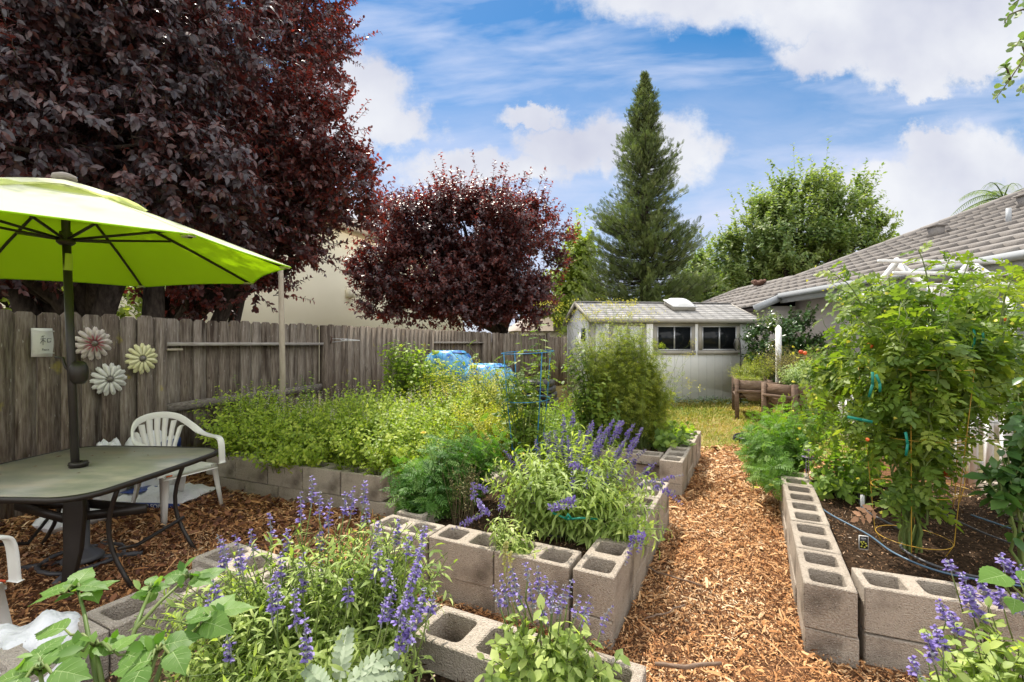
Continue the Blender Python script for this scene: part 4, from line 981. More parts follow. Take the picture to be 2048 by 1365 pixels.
# house on the right
hs = empty('tile_roof_house', (0, 0, 0), 0, 'single storey house with a brown grey tiled roof and pale walls on the right', 'house')
PT = .46; EX, EZH = 6.35, 2.45
b = MB(); b.box((9.0, 5.2, 1.3), (4.4, 12.4, 2.6)); b.box((8.6, 14.3, 1.1), (5.0, 5.75, 2.2)); b.build('wall', M['stucco'], hs)
def roof_plane(name, o, along, up, nA, fn_in, mt, tw=.33, tl=.34, th=.06, parent=None):
    """tiles laid in courses: o origin at the eave, along / up unit vectors on the slope"""
    b = MB(); along, up = np.array(along), np.array(up); nn = np.cross(along, up); nn = nn/np.linalg.norm(nn); nn = nn if nn[2] > 0 else -nn
    for r_ in range(nA[1]):
        for c_ in range(nA[0]):
            a = (c_+.5*(r_ % 2))*tw; c = o+along*(a+tw/2)+up*(r_*tl+tl/2)
            if not fn_in(c): continue
            P = [o+along*a+up*(r_*tl), o+along*(a+tw-.006)+up*(r_*tl), o+along*(a+tw-.006)+up*((r_+1)*tl+.03), o+along*a+up*((r_+1)*tl+.03)]
            tp = [P[0]+nn*(.028+th), P[1]+nn*(.028+th), P[2]+nn*.030, P[3]+nn*.030]; bt = [P[0]+nn*.03, P[1]+nn*.03]
            j = random.uniform(-.003, .003)
            b.raw([p+nn*j for p in tp+bt], [(0,1,2,3),(4,5,1,0),(4,0,3),(5,2,1)], random.random())
    return b.build(name, mt, parent)
c_, s_ = math.cos(math.atan(PT)), math.sin(math.atan(PT))
def hip_main(c):                                        # main roof: left slope ends at its far hip
    x, y, z = c; return x < 15 and (y < 14-(x-EX)) and (y < 12.75-(x-7.6)*1.0+.0 or y < 11.2)
rp = roof_plane('roof', np.array((EX, -2.0, EZH)), (0,1,0), (c_,0,s_), (48, 26), hip_main, M['tile'], parent=hs)
WX, WZ = 5.7, 2.15
def wing(c):
    x, y, z = c; return y > 11.2 and x < 7.62 and y < 16+(7.6-x) and (y > 11.2 if x < 7.6 else False)
roof_plane('roof', np.array((WX, 11.2, WZ)), (0,1,0), (c_,0,s_), (22, 7), wing, M['tile'], parent=hs)
b = MB()
def slab(pts, dz=-.02):
    n = len(pts); V = [(x, y, z+dz) for x, y, z in pts]+[(x, y, z+dz-.08) for x, y, z in pts]
    b.raw(V, [tuple(range(n)), tuple(range(n, 2*n))[::-1]]+[(i, n+i, n+(i+1) % n, (i+1) % n) for i in range(n)], .5)
def zr(x): return EZH+PT*(x-EX)
slab([(EX,-2,EZH),(EX,11.2,EZH),(EX,14-0,EZH) if False else (EX,11.2,EZH),(7.6,12.75,zr(7.6)),(12.35,8.0,zr(12.35)),(12.35,-2,zr(12.35))][:2]+[(EX,12.9,EZH),(7.5,12.8,zr(7.5)),(12.35,8.0,zr(12.35)),(12.35,-2,zr(12.35))])
slab([(WX,11.2,WZ),(WX,17.9,WZ),(7.6,16,WZ+PT*1.9),(7.6,11.2,WZ+PT*1.9)], -.025)
slab([(7.6,16,3.02),(9.5,17.9,2.15),(5.7,17.9,2.15)]); slab([(7.6,11.2,3.02),(7.6,16,3.02),(9.5,17.9,2.15),(9.5,11.2,2.15)])
slab([(12.35,8,zr(12.35)),(12.35,-2,zr(12.35)),(18,-2,2.45),(18,13.5,2.45)]); slab([(12.35,8,zr(12.35)),(7.4,13,2.93),(18,13.7,2.45)])
b.build('roof_deck', M['tile_dark'], hs)
b = MB()
def ridge(a, c, n):
    a, c = Vector(a), Vector(c)
    for i in range(n):
        p, q_ = a.lerp(c, i/n), a.lerp(c, (i+1.12)/n); b.tube([p, q_], [.085, .075], 8, tint=random.random())
ridge((6.5,13.85,zr(6.5)+.02), (12.35,8.0,zr(12.35)+.04), 26); ridge((7.6,16,3.06), (7.6,12.9,3.06), 10); ridge((5.7,17.9,2.18), (7.6,16,3.06), 9); ridge((12.35,8,zr(12.35)+.04), (12.35,-2,zr(12.35)+.04), 26)
b.build('ridge_cap', M['tile'], hs)
b = MB(); b.bar((EX-.07,-2,EZH-.03), (EX-.07,11.15,EZH-.03), .085, .11); b.build('gutter', M['gutter'], hs)
b = MB(); b.bar((EX-.012,-2,EZH-.12), (EX-.012,11.2,EZH-.12), .03, .16); b.bar((WX+.0,11.17,WZ-.03), (EX+.05,11.17,EZH-.03), .05, .16); b.build('fascia', M['gutter'], hs)
b = MB(); b.box((EX+.22, 4.6, EZH-.14), (.44, 13.2, .02)); b.build('soffit', M['stucco'], hs)
for (x, y) in ((8.3, 9.3), (8.9, 8.2)):
    b = MB(); b.box((x, y, zr(x)+.14), (.16,.22,.20)); b.box((x, y, zr(x)+.26), (.22,.28,.03)); b.build('roof_vent', M['tile'], hs)
for (x, y) in ((8.05, 7.7),):
    b = MB(); b.tube([(x, y, zr(x)), (x, y, zr(x)+.28)], .035, 10); b.build('vent_pipe', M['gutter'], hs)
def hwin(y0, y1, z0, z1):
    w = empty('window', (6.8, (y0+y1)/2, (z0+z1)/2)); w.parent = hs; hy, hz = (y1-y0)/2, (z1-z0)/2; b = MB()
    for (y, z, dy, dz) in ((0,hz,2*hy+.08,.06),(0,-hz,2*hy+.08,.06),(-hy,0,.06,2*hz-.06),(hy,0,.06,2*hz-.06),(0,0,2*hy-.06,.04)): b.box((-.03,y,z), (.05,dy,dz))
    b.build('frame', M['white'], w); b = MB(); b.box((-.012,0,0), (.02,2*hy-.05,2*hz-.05)); b.build('blind', M['blind'], w)
hwin(5.55, 6.62, 1.0, 2.08); hwin(7.7, 8.35, 1.3, 1.95); hwin(3.6, 4.9, .9, 2.08)
b = MB()
for k in range(7):
    a = k*1.3; b.tube([(7.45+.12*math.cos(a+t)*t*.6+random.uniform(-.15,.15), 14.3+.2*math.sin(a+t)*t*.5, 3.06+.05*t) for t in (0,.5,1,1.5,2)], .05, 6)
tag(b.build('leaf_heap', M['rust'], smooth=True), 'small rusty brown heap of debris on the low roof ridge', 'debris heap')
# neighbour house behind the left fence
nh = empty('cream_house', (0, 0, 0), 0, 'tall cream stucco house with a tiled roof behind the fence and plum trees', 'house')
def NP(s, off): p = np.array((-5.8, 18.0))+FD*s-FN*off; return p
b = MB(); a = NP(-6.3, 0); c = NP(9.0, 0); d = NP(9.0, 9); e = NP(-6.3, 9)
b.prism([tuple(a), tuple(e), tuple(d), tuple(c)], -.01, 5.40, .5); b.build('wall', M['cream'], nh)
b = MB(); p0, p1 = NP(-6.9, -.55), NP(9.6, -.55); q0, q1 = NP(-6.9, 9.5), NP(9.6, 9.5); r0, r1 = NP(-3.4, 4.5), NP(4.6, 4.5)
Z1, Z2 = 5.45, 7.6
b.raw([(*p0,Z1),(*p1,Z1),(*r1,Z2),(*r0,Z2),(*q0,Z1),(*q1,Z1)], [(0,1,2,3),(1,5,2),(5,4,3,2),(4,0,3)], .4)
dk = b.build('roof_deck', M['ntile'], nh)
b = MB()
for k in range(20):
    f0, f1 = k/20, (k+1)/20
    A0, A1 = np.array((*p0,Z1))*(1-f0)+np.array((*r0,Z2))*f0, np.array((*p1,Z1))*(1-f0)+np.array((*r1,Z2))*f0
    L_ = np.linalg.norm(A1-A0); n = int(L_/.3)
    for i in range(n): b.tube([A0+(A1-A0)*(i/n)+(0,0,.06), A0+(A1-A0)*(i/n)+(np.array((*r0,Z2))-np.array((*p0,Z1)))/20*1.1+(0,0,.03)], [.10,.08], 5, cap=False, tint=random.random())
b.build('roof', M['ntile'], nh)
b = MB(); b.prism([tuple(NP(-6.9,-.52)), tuple(NP(-6.9,.1)), tuple(NP(9.6,.1)), tuple(NP(9.6,-.52))], 5.28, 5.44, .5); b.build('eave', M['creamtrim'], nh)
b = MB(); p = NP(-.6, -.09); b.box((p[0], p[1], 3.1), (.35,.22,.28), FR); b.build('vent_hood', M['cream'], nh)
k2 = empty('low_cream_building', (1.9, 30, 0), R(10), 'low cream building with a tiled gable seen between the dark plum and the shed', 'building')
b = MB(); b.box((0,0,1.0), (3.6,4,2.0)); b.build('wall', M['cream'], k2)
b = MB(); b.raw([(-2.2,-2.3,1.95),(2.2,-2.3,1.95),(2.2,2.3,1.95),(-2.2,2.3,1.95),(-.2,-2.3,3.3),(-.2,2.3,3.3)], [(0,4,5,3),(1,2,5,4),(0,1,4),(2,3,5)], .5); b.build('roof', M['ntile'], k2)
# white arbor, picket pieces, posts
ar = empty('garden_arbor', (4.75, 5.35, 0), R(2), 'white wooden arbor with an A shaped top behind the tomato plants', 'arbor')
for x in (-.43, .43):
    b = MB()
    for y in (-.42, .42): b.bar((x, y, 0), (x, y, 1.92), .06, .06); 
    b.build('post', M['white'], ar)
    b = MB(); b.bar((x+.002, -.50, 1.80), (x+.002, .03, 2.27), .03, .065); b.bar((x-.002, .50, 1.80), (x-.002, -.03, 2.27), .03, .065); b.bar((x, -.42, 1.93), (x, .42, 1.93), .03, .08); b.build('gable_rafter', M['white'], ar)
for (y, z) in ((-.50,1.93),(-.29,2.08),(-.09,2.24),(.50,1.93)):
    b = MB(); b.bar((-.72, y, z), (.72, y, z), .022, .036); b.build('rail', M['white'], ar)
for x in (-.43, .43):
    b = MB()
    for z in np.arange(.25, 1.8, .19): b.bar((x, -.40, z), (x, .40, z), .02, .03)
    for y in (-.14, .14): b.bar((x+.022, y, 0.1), (x+.022, y, 1.85), .02, .03)
    b.build('lattice', M['white'], ar)
pf = empty('picket_fence', (0, 0, 0), 0, 'white picket fence behind the right bed, half hidden by tomato leaves', 'fence')
A_, B_ = np.array((4.35, 6.3)), np.array((4.25, 3.1)); dd = (B_-A_)/np.linalg.norm(B_-A_)
for k in range(22):
    p = A_+dd*.145*k; b = MB()
    prof = [(-.04,0),(.04,0),(.04,.78),(0,.84),(-.04,.78)]; V = [(p[0]+t, p[1]+a, z) for t in (-.008,.008) for a, z in prof]
    b.raw(V, [(0,1,2,3,4),(9,8,7,6,5)]+[(i, 5+i, 5+(i+1) % 5, (i+1) % 5) for i in range(5)], .5); b.build('picket', M['white'], pf)
for z in (.22, .62):
    b = MB(); b.bar((A_[0]+.03, A_[1], z), (B_[0]+.03, B_[1], z), .03, .07); b.build('rail', M['white'], pf)
def wpost(x, y, h, label, w=.09):
    b = MB(); b.box((x, y, h/2-.03), (w, w, h-.06)); b.raw([(x-w/2,y-w/2,h-.06),(x+w/2,y-w/2,h-.06),(x+w/2,y+w/2,h-.06),(x-w/2,y+w/2,h-.06),(x,y,h)], [(0,1,4),(1,2,4),(2,3,4),(3,0,4)], .5)
    tag(b.build('white_post', M['white']), label, 'post')
wpost(5.05, 9.0, 1.67, 'white post with a pointed top standing in front of the dark shrub', .075)
b = MB(); x, y = 4.86, 10.1
b.tube([(x,y,0),(x,y,1.15),(x-.01,y,1.33),(x-.05,y,1.42),(x-.11,y,1.40),(x-.14,y,1.30),(x-.12,y,1.18),(x-.09,y,1.16)], .010, 6); tag(b.build('shepherd_hook', M['black'], smooth=True), 'thin black shepherd hook stake in front of the shed window', 'hook')
# raised wooden planters
def planter(x, y, rz, label, L=.95, W=.50, H=.70):
    o = empty('raised_planter', (x, y, 0), rz, label, 'planter', 'wooden planters on legs'); t = .025; z0 = .34
    for sx in (-1, 1):
        for sy in (-1, 1):
            b = MB(); b.box((sx*(L/2+.005), sy*(W/2+.005), H/2), (.065, .065, H)); b.build('leg', M['planter'], o)
    b = MB()
    for sy in (-1, 1):
        b.box((0, sy*(W/2), H-.10), (L-.07, t, .17)); b.bar((-L/2+.04, sy*(W/2-.07), .43), (L/2-.04, sy*(W/2-.07), .43), .20, .02, up=(0, sy*.4, 1)); b.box((0, sy*(W/2-.02), H-.26), (L-.07, t, .13))
    for sx in (-1, 1):
        x_ = sx*L/2; b.box((x_, 0, H-.10), (t, W-.07, .17)); poly = [(-W/2+.03, H-.20), (W/2-.03, H-.20), (.07, z0), (-.07, z0)]
        V = [(x_+a, y_, z_) for a in (-t/2, t/2) for y_, z_ in poly]; b.raw(V, [(0,1,2,3),(7,6,5,4)]+[(i, 4+i, 4+(i+1) % 4, (i+1) % 4) for i in range(4)], random.random())
    b.build('trough', M['planter'], o)
    b = MB(); b.box((0,0,H-.06), (L-.06, W-.06, .02)); b.build('soil', M['soil'], o)
    b = MB(); b.box((L/2+.045, 0, .30), (.02, W, .06)); b.build('crosspiece', M['planter'], o); b = MB(); b.box((-L/2-.045, 0, .50), (.02, W, .05)); b.build('crosspiece', M['planter'], o)
planter(4.30, 8.55, R(68), 'old wooden planter on legs nearest the shed with trailing herbs')
planter(4.62, 7.60, R(24), 'old wooden planter on legs holding grey green sage, nearest the path', L=1.0)
planter(5.45, 8.5, R(24), 'old wooden planter on legs half hidden behind the other two', L=.9)
# hose coil, irrigation tubes
b = MB(); pts = []
for i in range(200):
    a = i*.18; r = .21+.035*math.sin(i*.11); pts.append((3.28+r*1.15*math.cos(a), 6.4+r*math.sin(a), .02+.016*((i//35) % 4)+.006*math.sin(i*.5)))
b.tube(pts, .013, 6); tag(b.build('garden_hose', M['black'], smooth=True), 'coiled black hose lying on the dry grass at the end of the path', 'hose')
def drip(pts, r, m, label):
    P = np.array(pts); fine = []
    for i in range(len(P)-1):
        p0, p1, p2, p3 = P[max(i-1, 0)], P[i], P[i+1], P[min(i+2, len(P)-1)]
        for t in np.arange(0, 1, .125): fine.append(.5*((2*p1)+(-p0+p2)*t+(2*p0-5*p1+4*p2-p3)*t*t+(-p0+3*p1-3*p2+p3)*t**3))
    b = MB(); b.tube(fine, r, 6); tag(b.build('drip_tube', m, smooth=True), label, 'irrigation tube')
zs = .262
drip([(2.06,3.9,zs),(2.08,3.4,zs),(2.0,3.0,zs+.01),(2.02,2.7,zs),(1.98,2.45,zs),(2.05,2.25,zs),(2.3,2.12,zs),(2.6,2.0,zs)], .005, M['bluetube'], 'blue grey drip tube curving along the inside of the right bed wall')
drip([(2.55,3.5,zs),(2.30,3.1,zs),(2.25,2.7,zs),(2.05,2.5,zs+.01),(2.08,2.3,zs),(2.28,2.16,zs),(2.7,2.08,zs)], .006, M['tube'], 'thin dark drip tube winding past the seed packet marker')
drip([(2.75,3.1,zs),(2.7,2.75,zs),(2.72,2.5,zs)], .005, M['tube'], 'short dark drip tube behind the yellow cage')
drip([(2.9,3.0,zs),(2.9,2.6,zs),(2.6,2.3,zs)], .005, M['bluetube'], 'pale blue drip tube at the right side of the right bed')
drip([(.05,2.75,.262),(.15,2.68,.268),(.3,2.66,.262)], .005, M['black'], 'short loop of black drip tube on the soil of the middle bed')
pt = empty('plant_marker', (1.865, 2.52, .235), R(-20), 'small black seed packet marker with yellow fruit picture stuck in the soil', 'plant marker')
b = MB(); b.box((0,0,.055), (.042,.003,.075)); b.build('card', M['white'], pt)
b = MB(); b.box((0,-.0022,.057), (.038,.001,.066)); b.build('print', M['black'], pt)
for (x, z) in ((-.010,.035),(.004,.032),(.012,.042),(-.006,.048),(.008,.053),(-.012,.058),(-.001,.060)):
    b = MB(); b.lathe([(0,-.0012),(.0045,-.001),(.0045,.001),(0,.0012)], n=8); o = b.build('fruit_picture', M['yflower'], pt); o.location = (x, -.0035, z); o.rotation_euler = (R(90), 0, 0)
text_part('lettering', 'PEAR', .010, (0, -.0035, .075), (R(90), 0, 0), M['white'], pt, .0002)
pt = empty('plant_marker', (2.32, 3.15, .235), R(10), 'white plastic plant labels standing behind the reddish leaf in the right bed', 'plant marker')
b = MB(); b.box((0,0,.05), (.02,.002,.11)); b.box((.025,.01,.045), (.02,.002,.10), .3); b.build('tag', M['white'], pt)
# ------------------------------------------------------------------ trees
def at(px, py, Y): return np.array(((px-1024)/950*Y, Y, EYE+(683-py)/950*Y))
def twig_leaves(mb, tw, P, D, n, L, size, T, droop=.2, jit=.35, el=.6, tintf=None):
    """a twig at each P along D with n leaves along it"""
    N = len(P); D = nrm(D); Tp = P+D*(L*(.6+.8*rng.random((N, 1)))); K = 4; k = np.linspace(0, 1, K)[None, :, None]
    paths = P[:, None]*(1-k)+Tp[:, None]*k; paths[:, :, 2] -= (k[..., 0]**2)*L*.12
    if tw is not None: tubes(tw, paths, .006, .002, 3)
    base = np.repeat(tintf if tintf is not None else rng.random(N)*.55, n)
    leaves_on(mb, paths, n, size, T, t0=.1, t1=1.0, el=el, droop=droop, taper=.2, jit=jit, tint=np.clip(base+rng.random(N*n)*.45, 0, 1))
def limb_net(base, fork, lobes, r0, sub=4):
    """trunk from base to fork, a limb to every lobe centre and smaller ones into it"""
    b = MB(); base, fork = np.array(base, float), np.array(fork, float)
    mid = (base+fork)/2+rng.normal(size=3)*.04*np.linalg.norm(fork-base)
    b.tube([base-(0,0,.1), base+(fork-base)*.08, mid, fork], [r0*1.5, r0*1.12, r0*.95, r0*.85], 12)
    for (cx, cy, cz, rx, ry, rz) in lobes:
        c = np.array((cx, cy, cz)); L = np.linalg.norm(c-fork); st = fork-(fork-base)*random.uniform(0, .25)
        pts = [st, st+(c-st)*.35+rng.normal(size=3)*.06*L+(0,0,.05*L), st+(c-st)*.7+rng.normal(size=3)*.06*L, c-(c-st)*.05]
        b.tube(pts, [r0*.55, r0*.42, r0*.28, r0*.10], 8)
        for k in range(sub):
            t = random.uniform(.3, .95); s = st+(c-st)*t; e = c+nrm(rng.normal(size=3))*np.array((rx, ry, rz))*.6
            b.tube([s, (s+e)/2+rng.normal(size=3)*.08*L*.5, e], [r0*.2, r0*.13, r0*.03], 5)
    return b
def crown(name, mb, tw, lobes, ntw, nl, L, size, T, sub=14, sr=.34, droop=.2, up=.5, shell=.35, jit=.35, el=.6, zmin=None, keep=None):
    vol = np.array([rx*ry*rz for *_, rx, ry, rz in lobes])**.7; vol = vol/vol.sum()
    for lb, f in zip(lobes, vol):
        c, r = np.array(lb[:3]), np.array(lb[3:]); n = int(ntw*f); v = nrm(rng.normal(size=(sub, 3))); sc = c+v*r*(.55+.3*rng.random((sub, 1)))
        idx = rng.integers(0, sub, n); rr = sr*(.7+.6*rng.random(sub)); tint_c = rng.random(sub)*.35
        d = nrm(rng.normal(size=(n, 3))); P = sc[idx]+d*(rng.random((n, 1))**shell)*(r*1.0)*rr[idx][:, None]
        D = nrm((P-c)/r)*.7+nrm(P-sc[idx])*.5+np.array((0, 0, up))+rng.normal(size=(n, 3))*.25
        if keep is not None: m_ = keep(P); P, D, idx = P[m_], D[m_], idx[m_]
        if zmin is not None: m_ = P[:, 2] > zmin; P, D, idx = P[m_], D[m_], idx[m_]
        twig_leaves(mb, tw, P, D, nl, L, size, T, droop, jit, el, tint_c[idx]+rng.random(len(P))*.2)
        ns = int(n*.05)+3; v = nrm(rng.normal(size=(ns, 3))); P = c+v*r*(.85+.15*rng.random((ns, 1))); D = v*.6+np.array((0, 0, up+.25))+rng.normal(size=(ns, 3))*.15
        if keep is not None: m_ = keep(P+D*.5); P, D = P[m_], D[m_]
        if zmin is not None: m_ = P[:, 2] > zmin; P, D = P[m_], D[m_]
        if len(P): twig_leaves(mb, tw, P, D, int(nl*1.6), L*2.1, size*.9, T, droop, jit, el)
def tree(name, label, cat, base, fork, lobes, r0, ntw, nl, L, size, T, m, group=None, **kw):
    o = empty(name, (0, 0, 0), 0, label, cat, group)
    b = limb_net(base, fork, lobes, r0); b.build('trunk', M['bark'], o, smooth=True)
    lf, tw = MB(), MB(); crown(name, lf, tw, lobes, ntw, nl, L, size, T, **kw)
    cr = lf.build('crown', m, o); tw.build('twig', M['bark'], cr); return o
def lob(px, py, Y, rpx, rpy, ry=None):
    c = at(px, py, Y); return (*c, rpx*Y/950, ry if ry else rpx*Y/950*.8, rpy*Y/950)
keepA = lambda P: ((P[:, 1] > 2.95) | (P[:, 2] > 2.7)) & (P[:, 1] > 2.5)
# near plum: big leaves hanging over the fence and umbrella
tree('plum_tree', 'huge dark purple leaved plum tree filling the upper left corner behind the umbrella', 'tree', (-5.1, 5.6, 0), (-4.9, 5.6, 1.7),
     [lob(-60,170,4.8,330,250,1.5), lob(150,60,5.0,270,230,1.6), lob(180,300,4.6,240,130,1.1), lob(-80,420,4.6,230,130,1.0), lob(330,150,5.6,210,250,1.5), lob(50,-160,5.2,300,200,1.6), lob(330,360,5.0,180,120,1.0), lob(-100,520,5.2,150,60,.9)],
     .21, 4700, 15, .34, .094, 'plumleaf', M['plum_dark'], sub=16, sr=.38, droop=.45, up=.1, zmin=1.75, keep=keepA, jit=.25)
tree('plum_tree', 'second dark red plum tree whose ragged crown meets the white cloud, behind the wooden pole', 'tree', (-5.5, 7.3, 0), (-5.2, 7.3, 1.7),
     [lob(500,110,7.4,170,170,1.7), lob(560,300,7.2,150,120,1.4), lob(645,380,7.0,85,65,1.0), lob(430,420,7.0,150,100,1.3), lob(600,30,7.8,75,120,1.0), lob(380,300,7.4,170,150,1.5), lob(560,-90,8,110,110,1.4), lob(560,470,7.0,75,55,.8), lob(430,565,6.9,85,50,.9), lob(300,530,7.0,140,60,.9), lob(520,570,6.9,30,30,.4), lob(625,500,7,40,35,.4), lob(700,370,7.0,52,75,.7)],
     .19, 6200, 14, .32, .086, 'oval', M['plum'], sub=15, sr=.38, droop=.25, up=.45, zmin=1.55, keep=lambda P: P[:, 0]-P[:, 1]*.364 < -4.55)
b = MB()
for (x0, y0, x1, y1, z1, r) in ((-5.1,5.5,-4.3,5.3,2.6,.13),(-5.1,5.5,-5.6,5.2,2.5,.14),(-4.5,5.9,-4.5,6.0,2.6,.14),(-5.0,7.2,-3.9,6.9,2.5,.12),(-4.6,7.3,-4.2,7.6,2.7,.10)):
    b.tube([(x0, y0, 0), (x0*.7+x1*.3, y0*.7+y1*.3, 1.0), (x1, y1, z1)], [r*1.2, r, r*.7], 10)
    b_ = b
tag(b.build('tree_trunk', M['bark'], smooth=True), 'cluster of dark leaning trunks behind the fence under the umbrella edge', 'trunks') if False else b.build('limb', M['bark'], bpy.data.objects['plum_tree'], smooth=True)
tree('plum_tree', 'rounded dark purple plum tree in the middle distance, standing alone behind the fence', 'tree', (-.25, 14.6, 0), (-.3, 14.6, 1.9),
     [lob(930,470,14,120,95,1.6), lob(835,455,14,80,70,1.3), lob(1035,460,14,90,80,1.4), lob(800,545,14,80,85,1.2), lob(930,570,14,120,85,1.5), lob(1060,560,14,75,85,1.2), lob(980,410,14.2,70,45,1.0), lob(900,425,14.2,40,40,.8), lob(860,600,13.8,110,50,1.1), lob(1030,615,13.9,85,42,1.0), lob(940,620,13.6,90,35,.9), lob(765,600,14,35,45,.8), lob(740,540,14,25,35,.5)],
     .22, 6000, 13, .42, .12, 'oval', M['plum'], sub=14, sr=.36, droop=.15, up=.9, zmin=1.5)
# redwood
def conifer(name, label, X, Y, H, rb, z0, n, m):
    o = empty(name, (X, Y, 0), 0, label, 'tree'); b = MB(); b.tube([(0,0,-.1),(0,0,H*.5),(.05,0,H)], [.30,.17,.02], 10); b.build('trunk', M['bark'], o, smooth=True)
    t = rng.random(n)**1.2; z = z0+(H-z0)*t; a = rng.random(n)*6.283
    g_ = rng.random((26, 3)); lump = np.max(np.stack([np.exp(-((t-q_[0]*.95)/(.035+.03*q_[2]))**2-((np.angle(np.exp(1j*(a-q_[1]*6.283))))/.55)**2) for q_ in np.concatenate([g_, rng.random((34, 3))])]), 0); prof = rb*(1-t)**.84*(.60+.42*lump)*(.66+.42*rng.random(n)); prof = np.maximum(prof, .03+.10*rng.random(n))
    B = np.stack([np.zeros(n), np.zeros(n), z], 1); rise = .10+.30*t
    E = np.stack([np.cos(a)*prof, np.sin(a)*prof, z+prof*rise], 1); K = 5; k = np.linspace(0, 1, K)[None, :, None]
    paths = B[:, None]*(1-k)+E[:, None]*k; paths[:, :, 2] -= np.sin(k[..., 0]*math.pi)*prof[:, None]*.12
    bb = MB(); tubes(bb, paths, .03, .006, 3)
    lf = MB(); ns = 24; tt = .22+.78*rng.random((n, ns))**.7; P, tan = along(paths, tt); side = nrm(np.cross(tan, (0,0,1.)))*np.sign(rng.normal(size=tt.shape))[..., None]
    w = np.broadcast_to(prof[:, None], tt.shape); P = P+side*(rng.random(tt.shape)*.13*w*(1.15-tt))[..., None]+rng.normal(size=P.shape)*.05
    D = tan*.7+side*.5+np.array((0,0,.75))+rng.normal(size=P.shape)*.3
    tint = np.clip(np.repeat(rng.random(n)*.5, ns)+rng.random(n*ns)*.45, 0, 1)
    lf.many(place(TP['wide'] if False else T_needle, P.reshape(-1,3), D.reshape(-1,3), np.array([0,0,1.])+rng.normal(size=(n*ns,3))*.5, .25*(.6+.6*rng.random(n*ns))*np.clip(np.repeat(.38+1.1*prof/rb, ns), .38, 1.1)), T_needle[1], tint)
    cr = lf.build('crown', m, o); bb.build('branch', M['bark'], cr); return o
T_needle = T_pinnate(8, .035, .42, .12)
conifer('redwood_tree', 'tall narrow conifer with a pointed top standing behind the shed', 6.15, 22, 13.7, 4.5, .3, 1350, M['conifer'])
tree('oak_tree', 'broad light green oak behind the tiled roof on the right', 'tree', (15.2, 26, 0), (15.4, 26, 3.0),
     [lob(1600,440,26,75,70), lob(1560,480,26,85,75), lob(1680,450,26,60,60), lob(1700,500,26,60,50), lob(1610,530,26,130,65), lob(1500,510,26,50,55), lob(1740,480,26.4,36,34), lob(1450,520,26,28,45), lob(1600,375,26,20,34), lob(1560,410,26,20,34), lob(1650,385,26,18,36), lob(1712,400,26,17,36), lob(1520,440,26,18,32), lob(1750,450,26,18,26), lob(1470,570,26,50,40)],
     .35, 2900, 12, .85, .24, 'oval', M['oak'], sub=9, sr=.36, droop=.1, up=1.1)
tree('roadside_tree', 'yellow green tree between the dark plum and the conifer', 'tree', (3.6, 27, 0), (3.7, 27, 2.5),
     [lob(1145,560,27,38,60), lob(1160,500,27,22,45), lob(1130,620,27,45,35), lob(1165,600,27,30,45)], .2, 1300, 11, .6, .26, 'oval', M['lime'], sub=10, up=.7)
tree('roadside_tree', 'soft green tree in the gap between the conifer and the oak', 'tree', (11.0, 30, 0), (11, 30, 2.5),
     [lob(1400,570,30,38,48), lob(1425,590,30,34,35), lob(1380,600,29,34,40)], .2, 1200, 11, .6, .26, 'oval', M['oak'], sub=10, up=.6)
tree('roadside_tree', 'green bushy tree glimpsed under the umbrella at the far left behind the fence', 'tree', (-10.5, 10, 0), (-10.5, 10, 1.0),
     [lob(10,590,10,75,50,1.2), lob(60,560,10.5,55,50,1.2), lob(220,590,10,60,35,1.0), lob(-60,560,10,60,70,1.2)], .15, 900, 10, .4, .14, 'oval', M['lime'], sub=10, up=.5)
# palm crown above the roof
o = empty('palm_tree', (20.6, 20, 0), 0, 'palm fronds showing above the tiled roof ridge on the right', 'palm'); b = MB(); b.tube([(0,0,-.1),(0,.1,3.9),(.1,0,7.35)], [.28,.22,.2], 10); b.build('trunk', M['bark'], o, smooth=True)
for k in range(13):
    a = k*.49+.2; L = random.uniform(1.7, 2.4); el = random.uniform(.2, 1.3); pts = []
    for i in range(10):
        t = i/9; pts.append(np.array((.1+math.cos(a)*L*t*math.cos(el*.6)*1.0, math.sin(a)*L*t*math.cos(el*.6), 7.35+L*(math.sin(el)*t-.75*t*t))))
    P = np.array(pts)[None]; lf = MB(); tubes(lf, P, .03, .006, 4)
    tt = np.linspace(.12, 1, 26)[None]; Q, tan = along(P, tt)
    for sg in (1, -1):
        s = nrm(np.cross(tan, (0,0,1.)))*sg; D = (s*.8+tan*.6+np.array((0,0,-.35)))[0]; lf.many(place(T_simple(.045, .2), Q[0], D, np.array([0,0,1.])+D*0, .5*(1.1-.6*tt[0])), T_simple(.045, .2)[1], rng.random(26))
    lf.build('frond', M['palm'], o)
# oak branch dangling into the top right corner
o = empty('overhanging_branch', (0,0,0), 0, 'thin leafy oak branch hanging into the top right corner of the sky', 'branch')
st, lf = MB(), MB(); T_ok = (np.array([(0,0,0),(.35,.09,.02),(.35,-.09,.02),(.62,.28,0),(.60,.05,.02),(.60,-.05,.02),(.62,-.28,0),(.86,.26,-.03),(.86,-.26,-.03),(1,0,-.05)]), [(0,2,5,4,1),(1,4,3),(2,6,5),(4,5,9),(4,7,3),(5,6,8),(4,9,7),(5,8,9)])
main = [at(2120,-120,3.2), at(2070,20,3.1), at(2052,110,3.05), at(2020,160,3.0), at(1990,200,3.0)]
br = [main, [main[1], at(2045,20,3.1), at(2018,30,3.05), at(2008,48,3.0)], [main[1], at(2050,-10,3.2), at(2025,10,3.2)], [main[2], at(2040,80,3.1), at(2030,95,3.0)], [main[2], at(2060,160,3.1), at(2040,185,3.0)], [main[3], at(2015,140,2.95), at(2005,130,2.95)], [at(2120,-120,3.2), at(2200,-300,3.3), at(2400,-500,3.6)]]
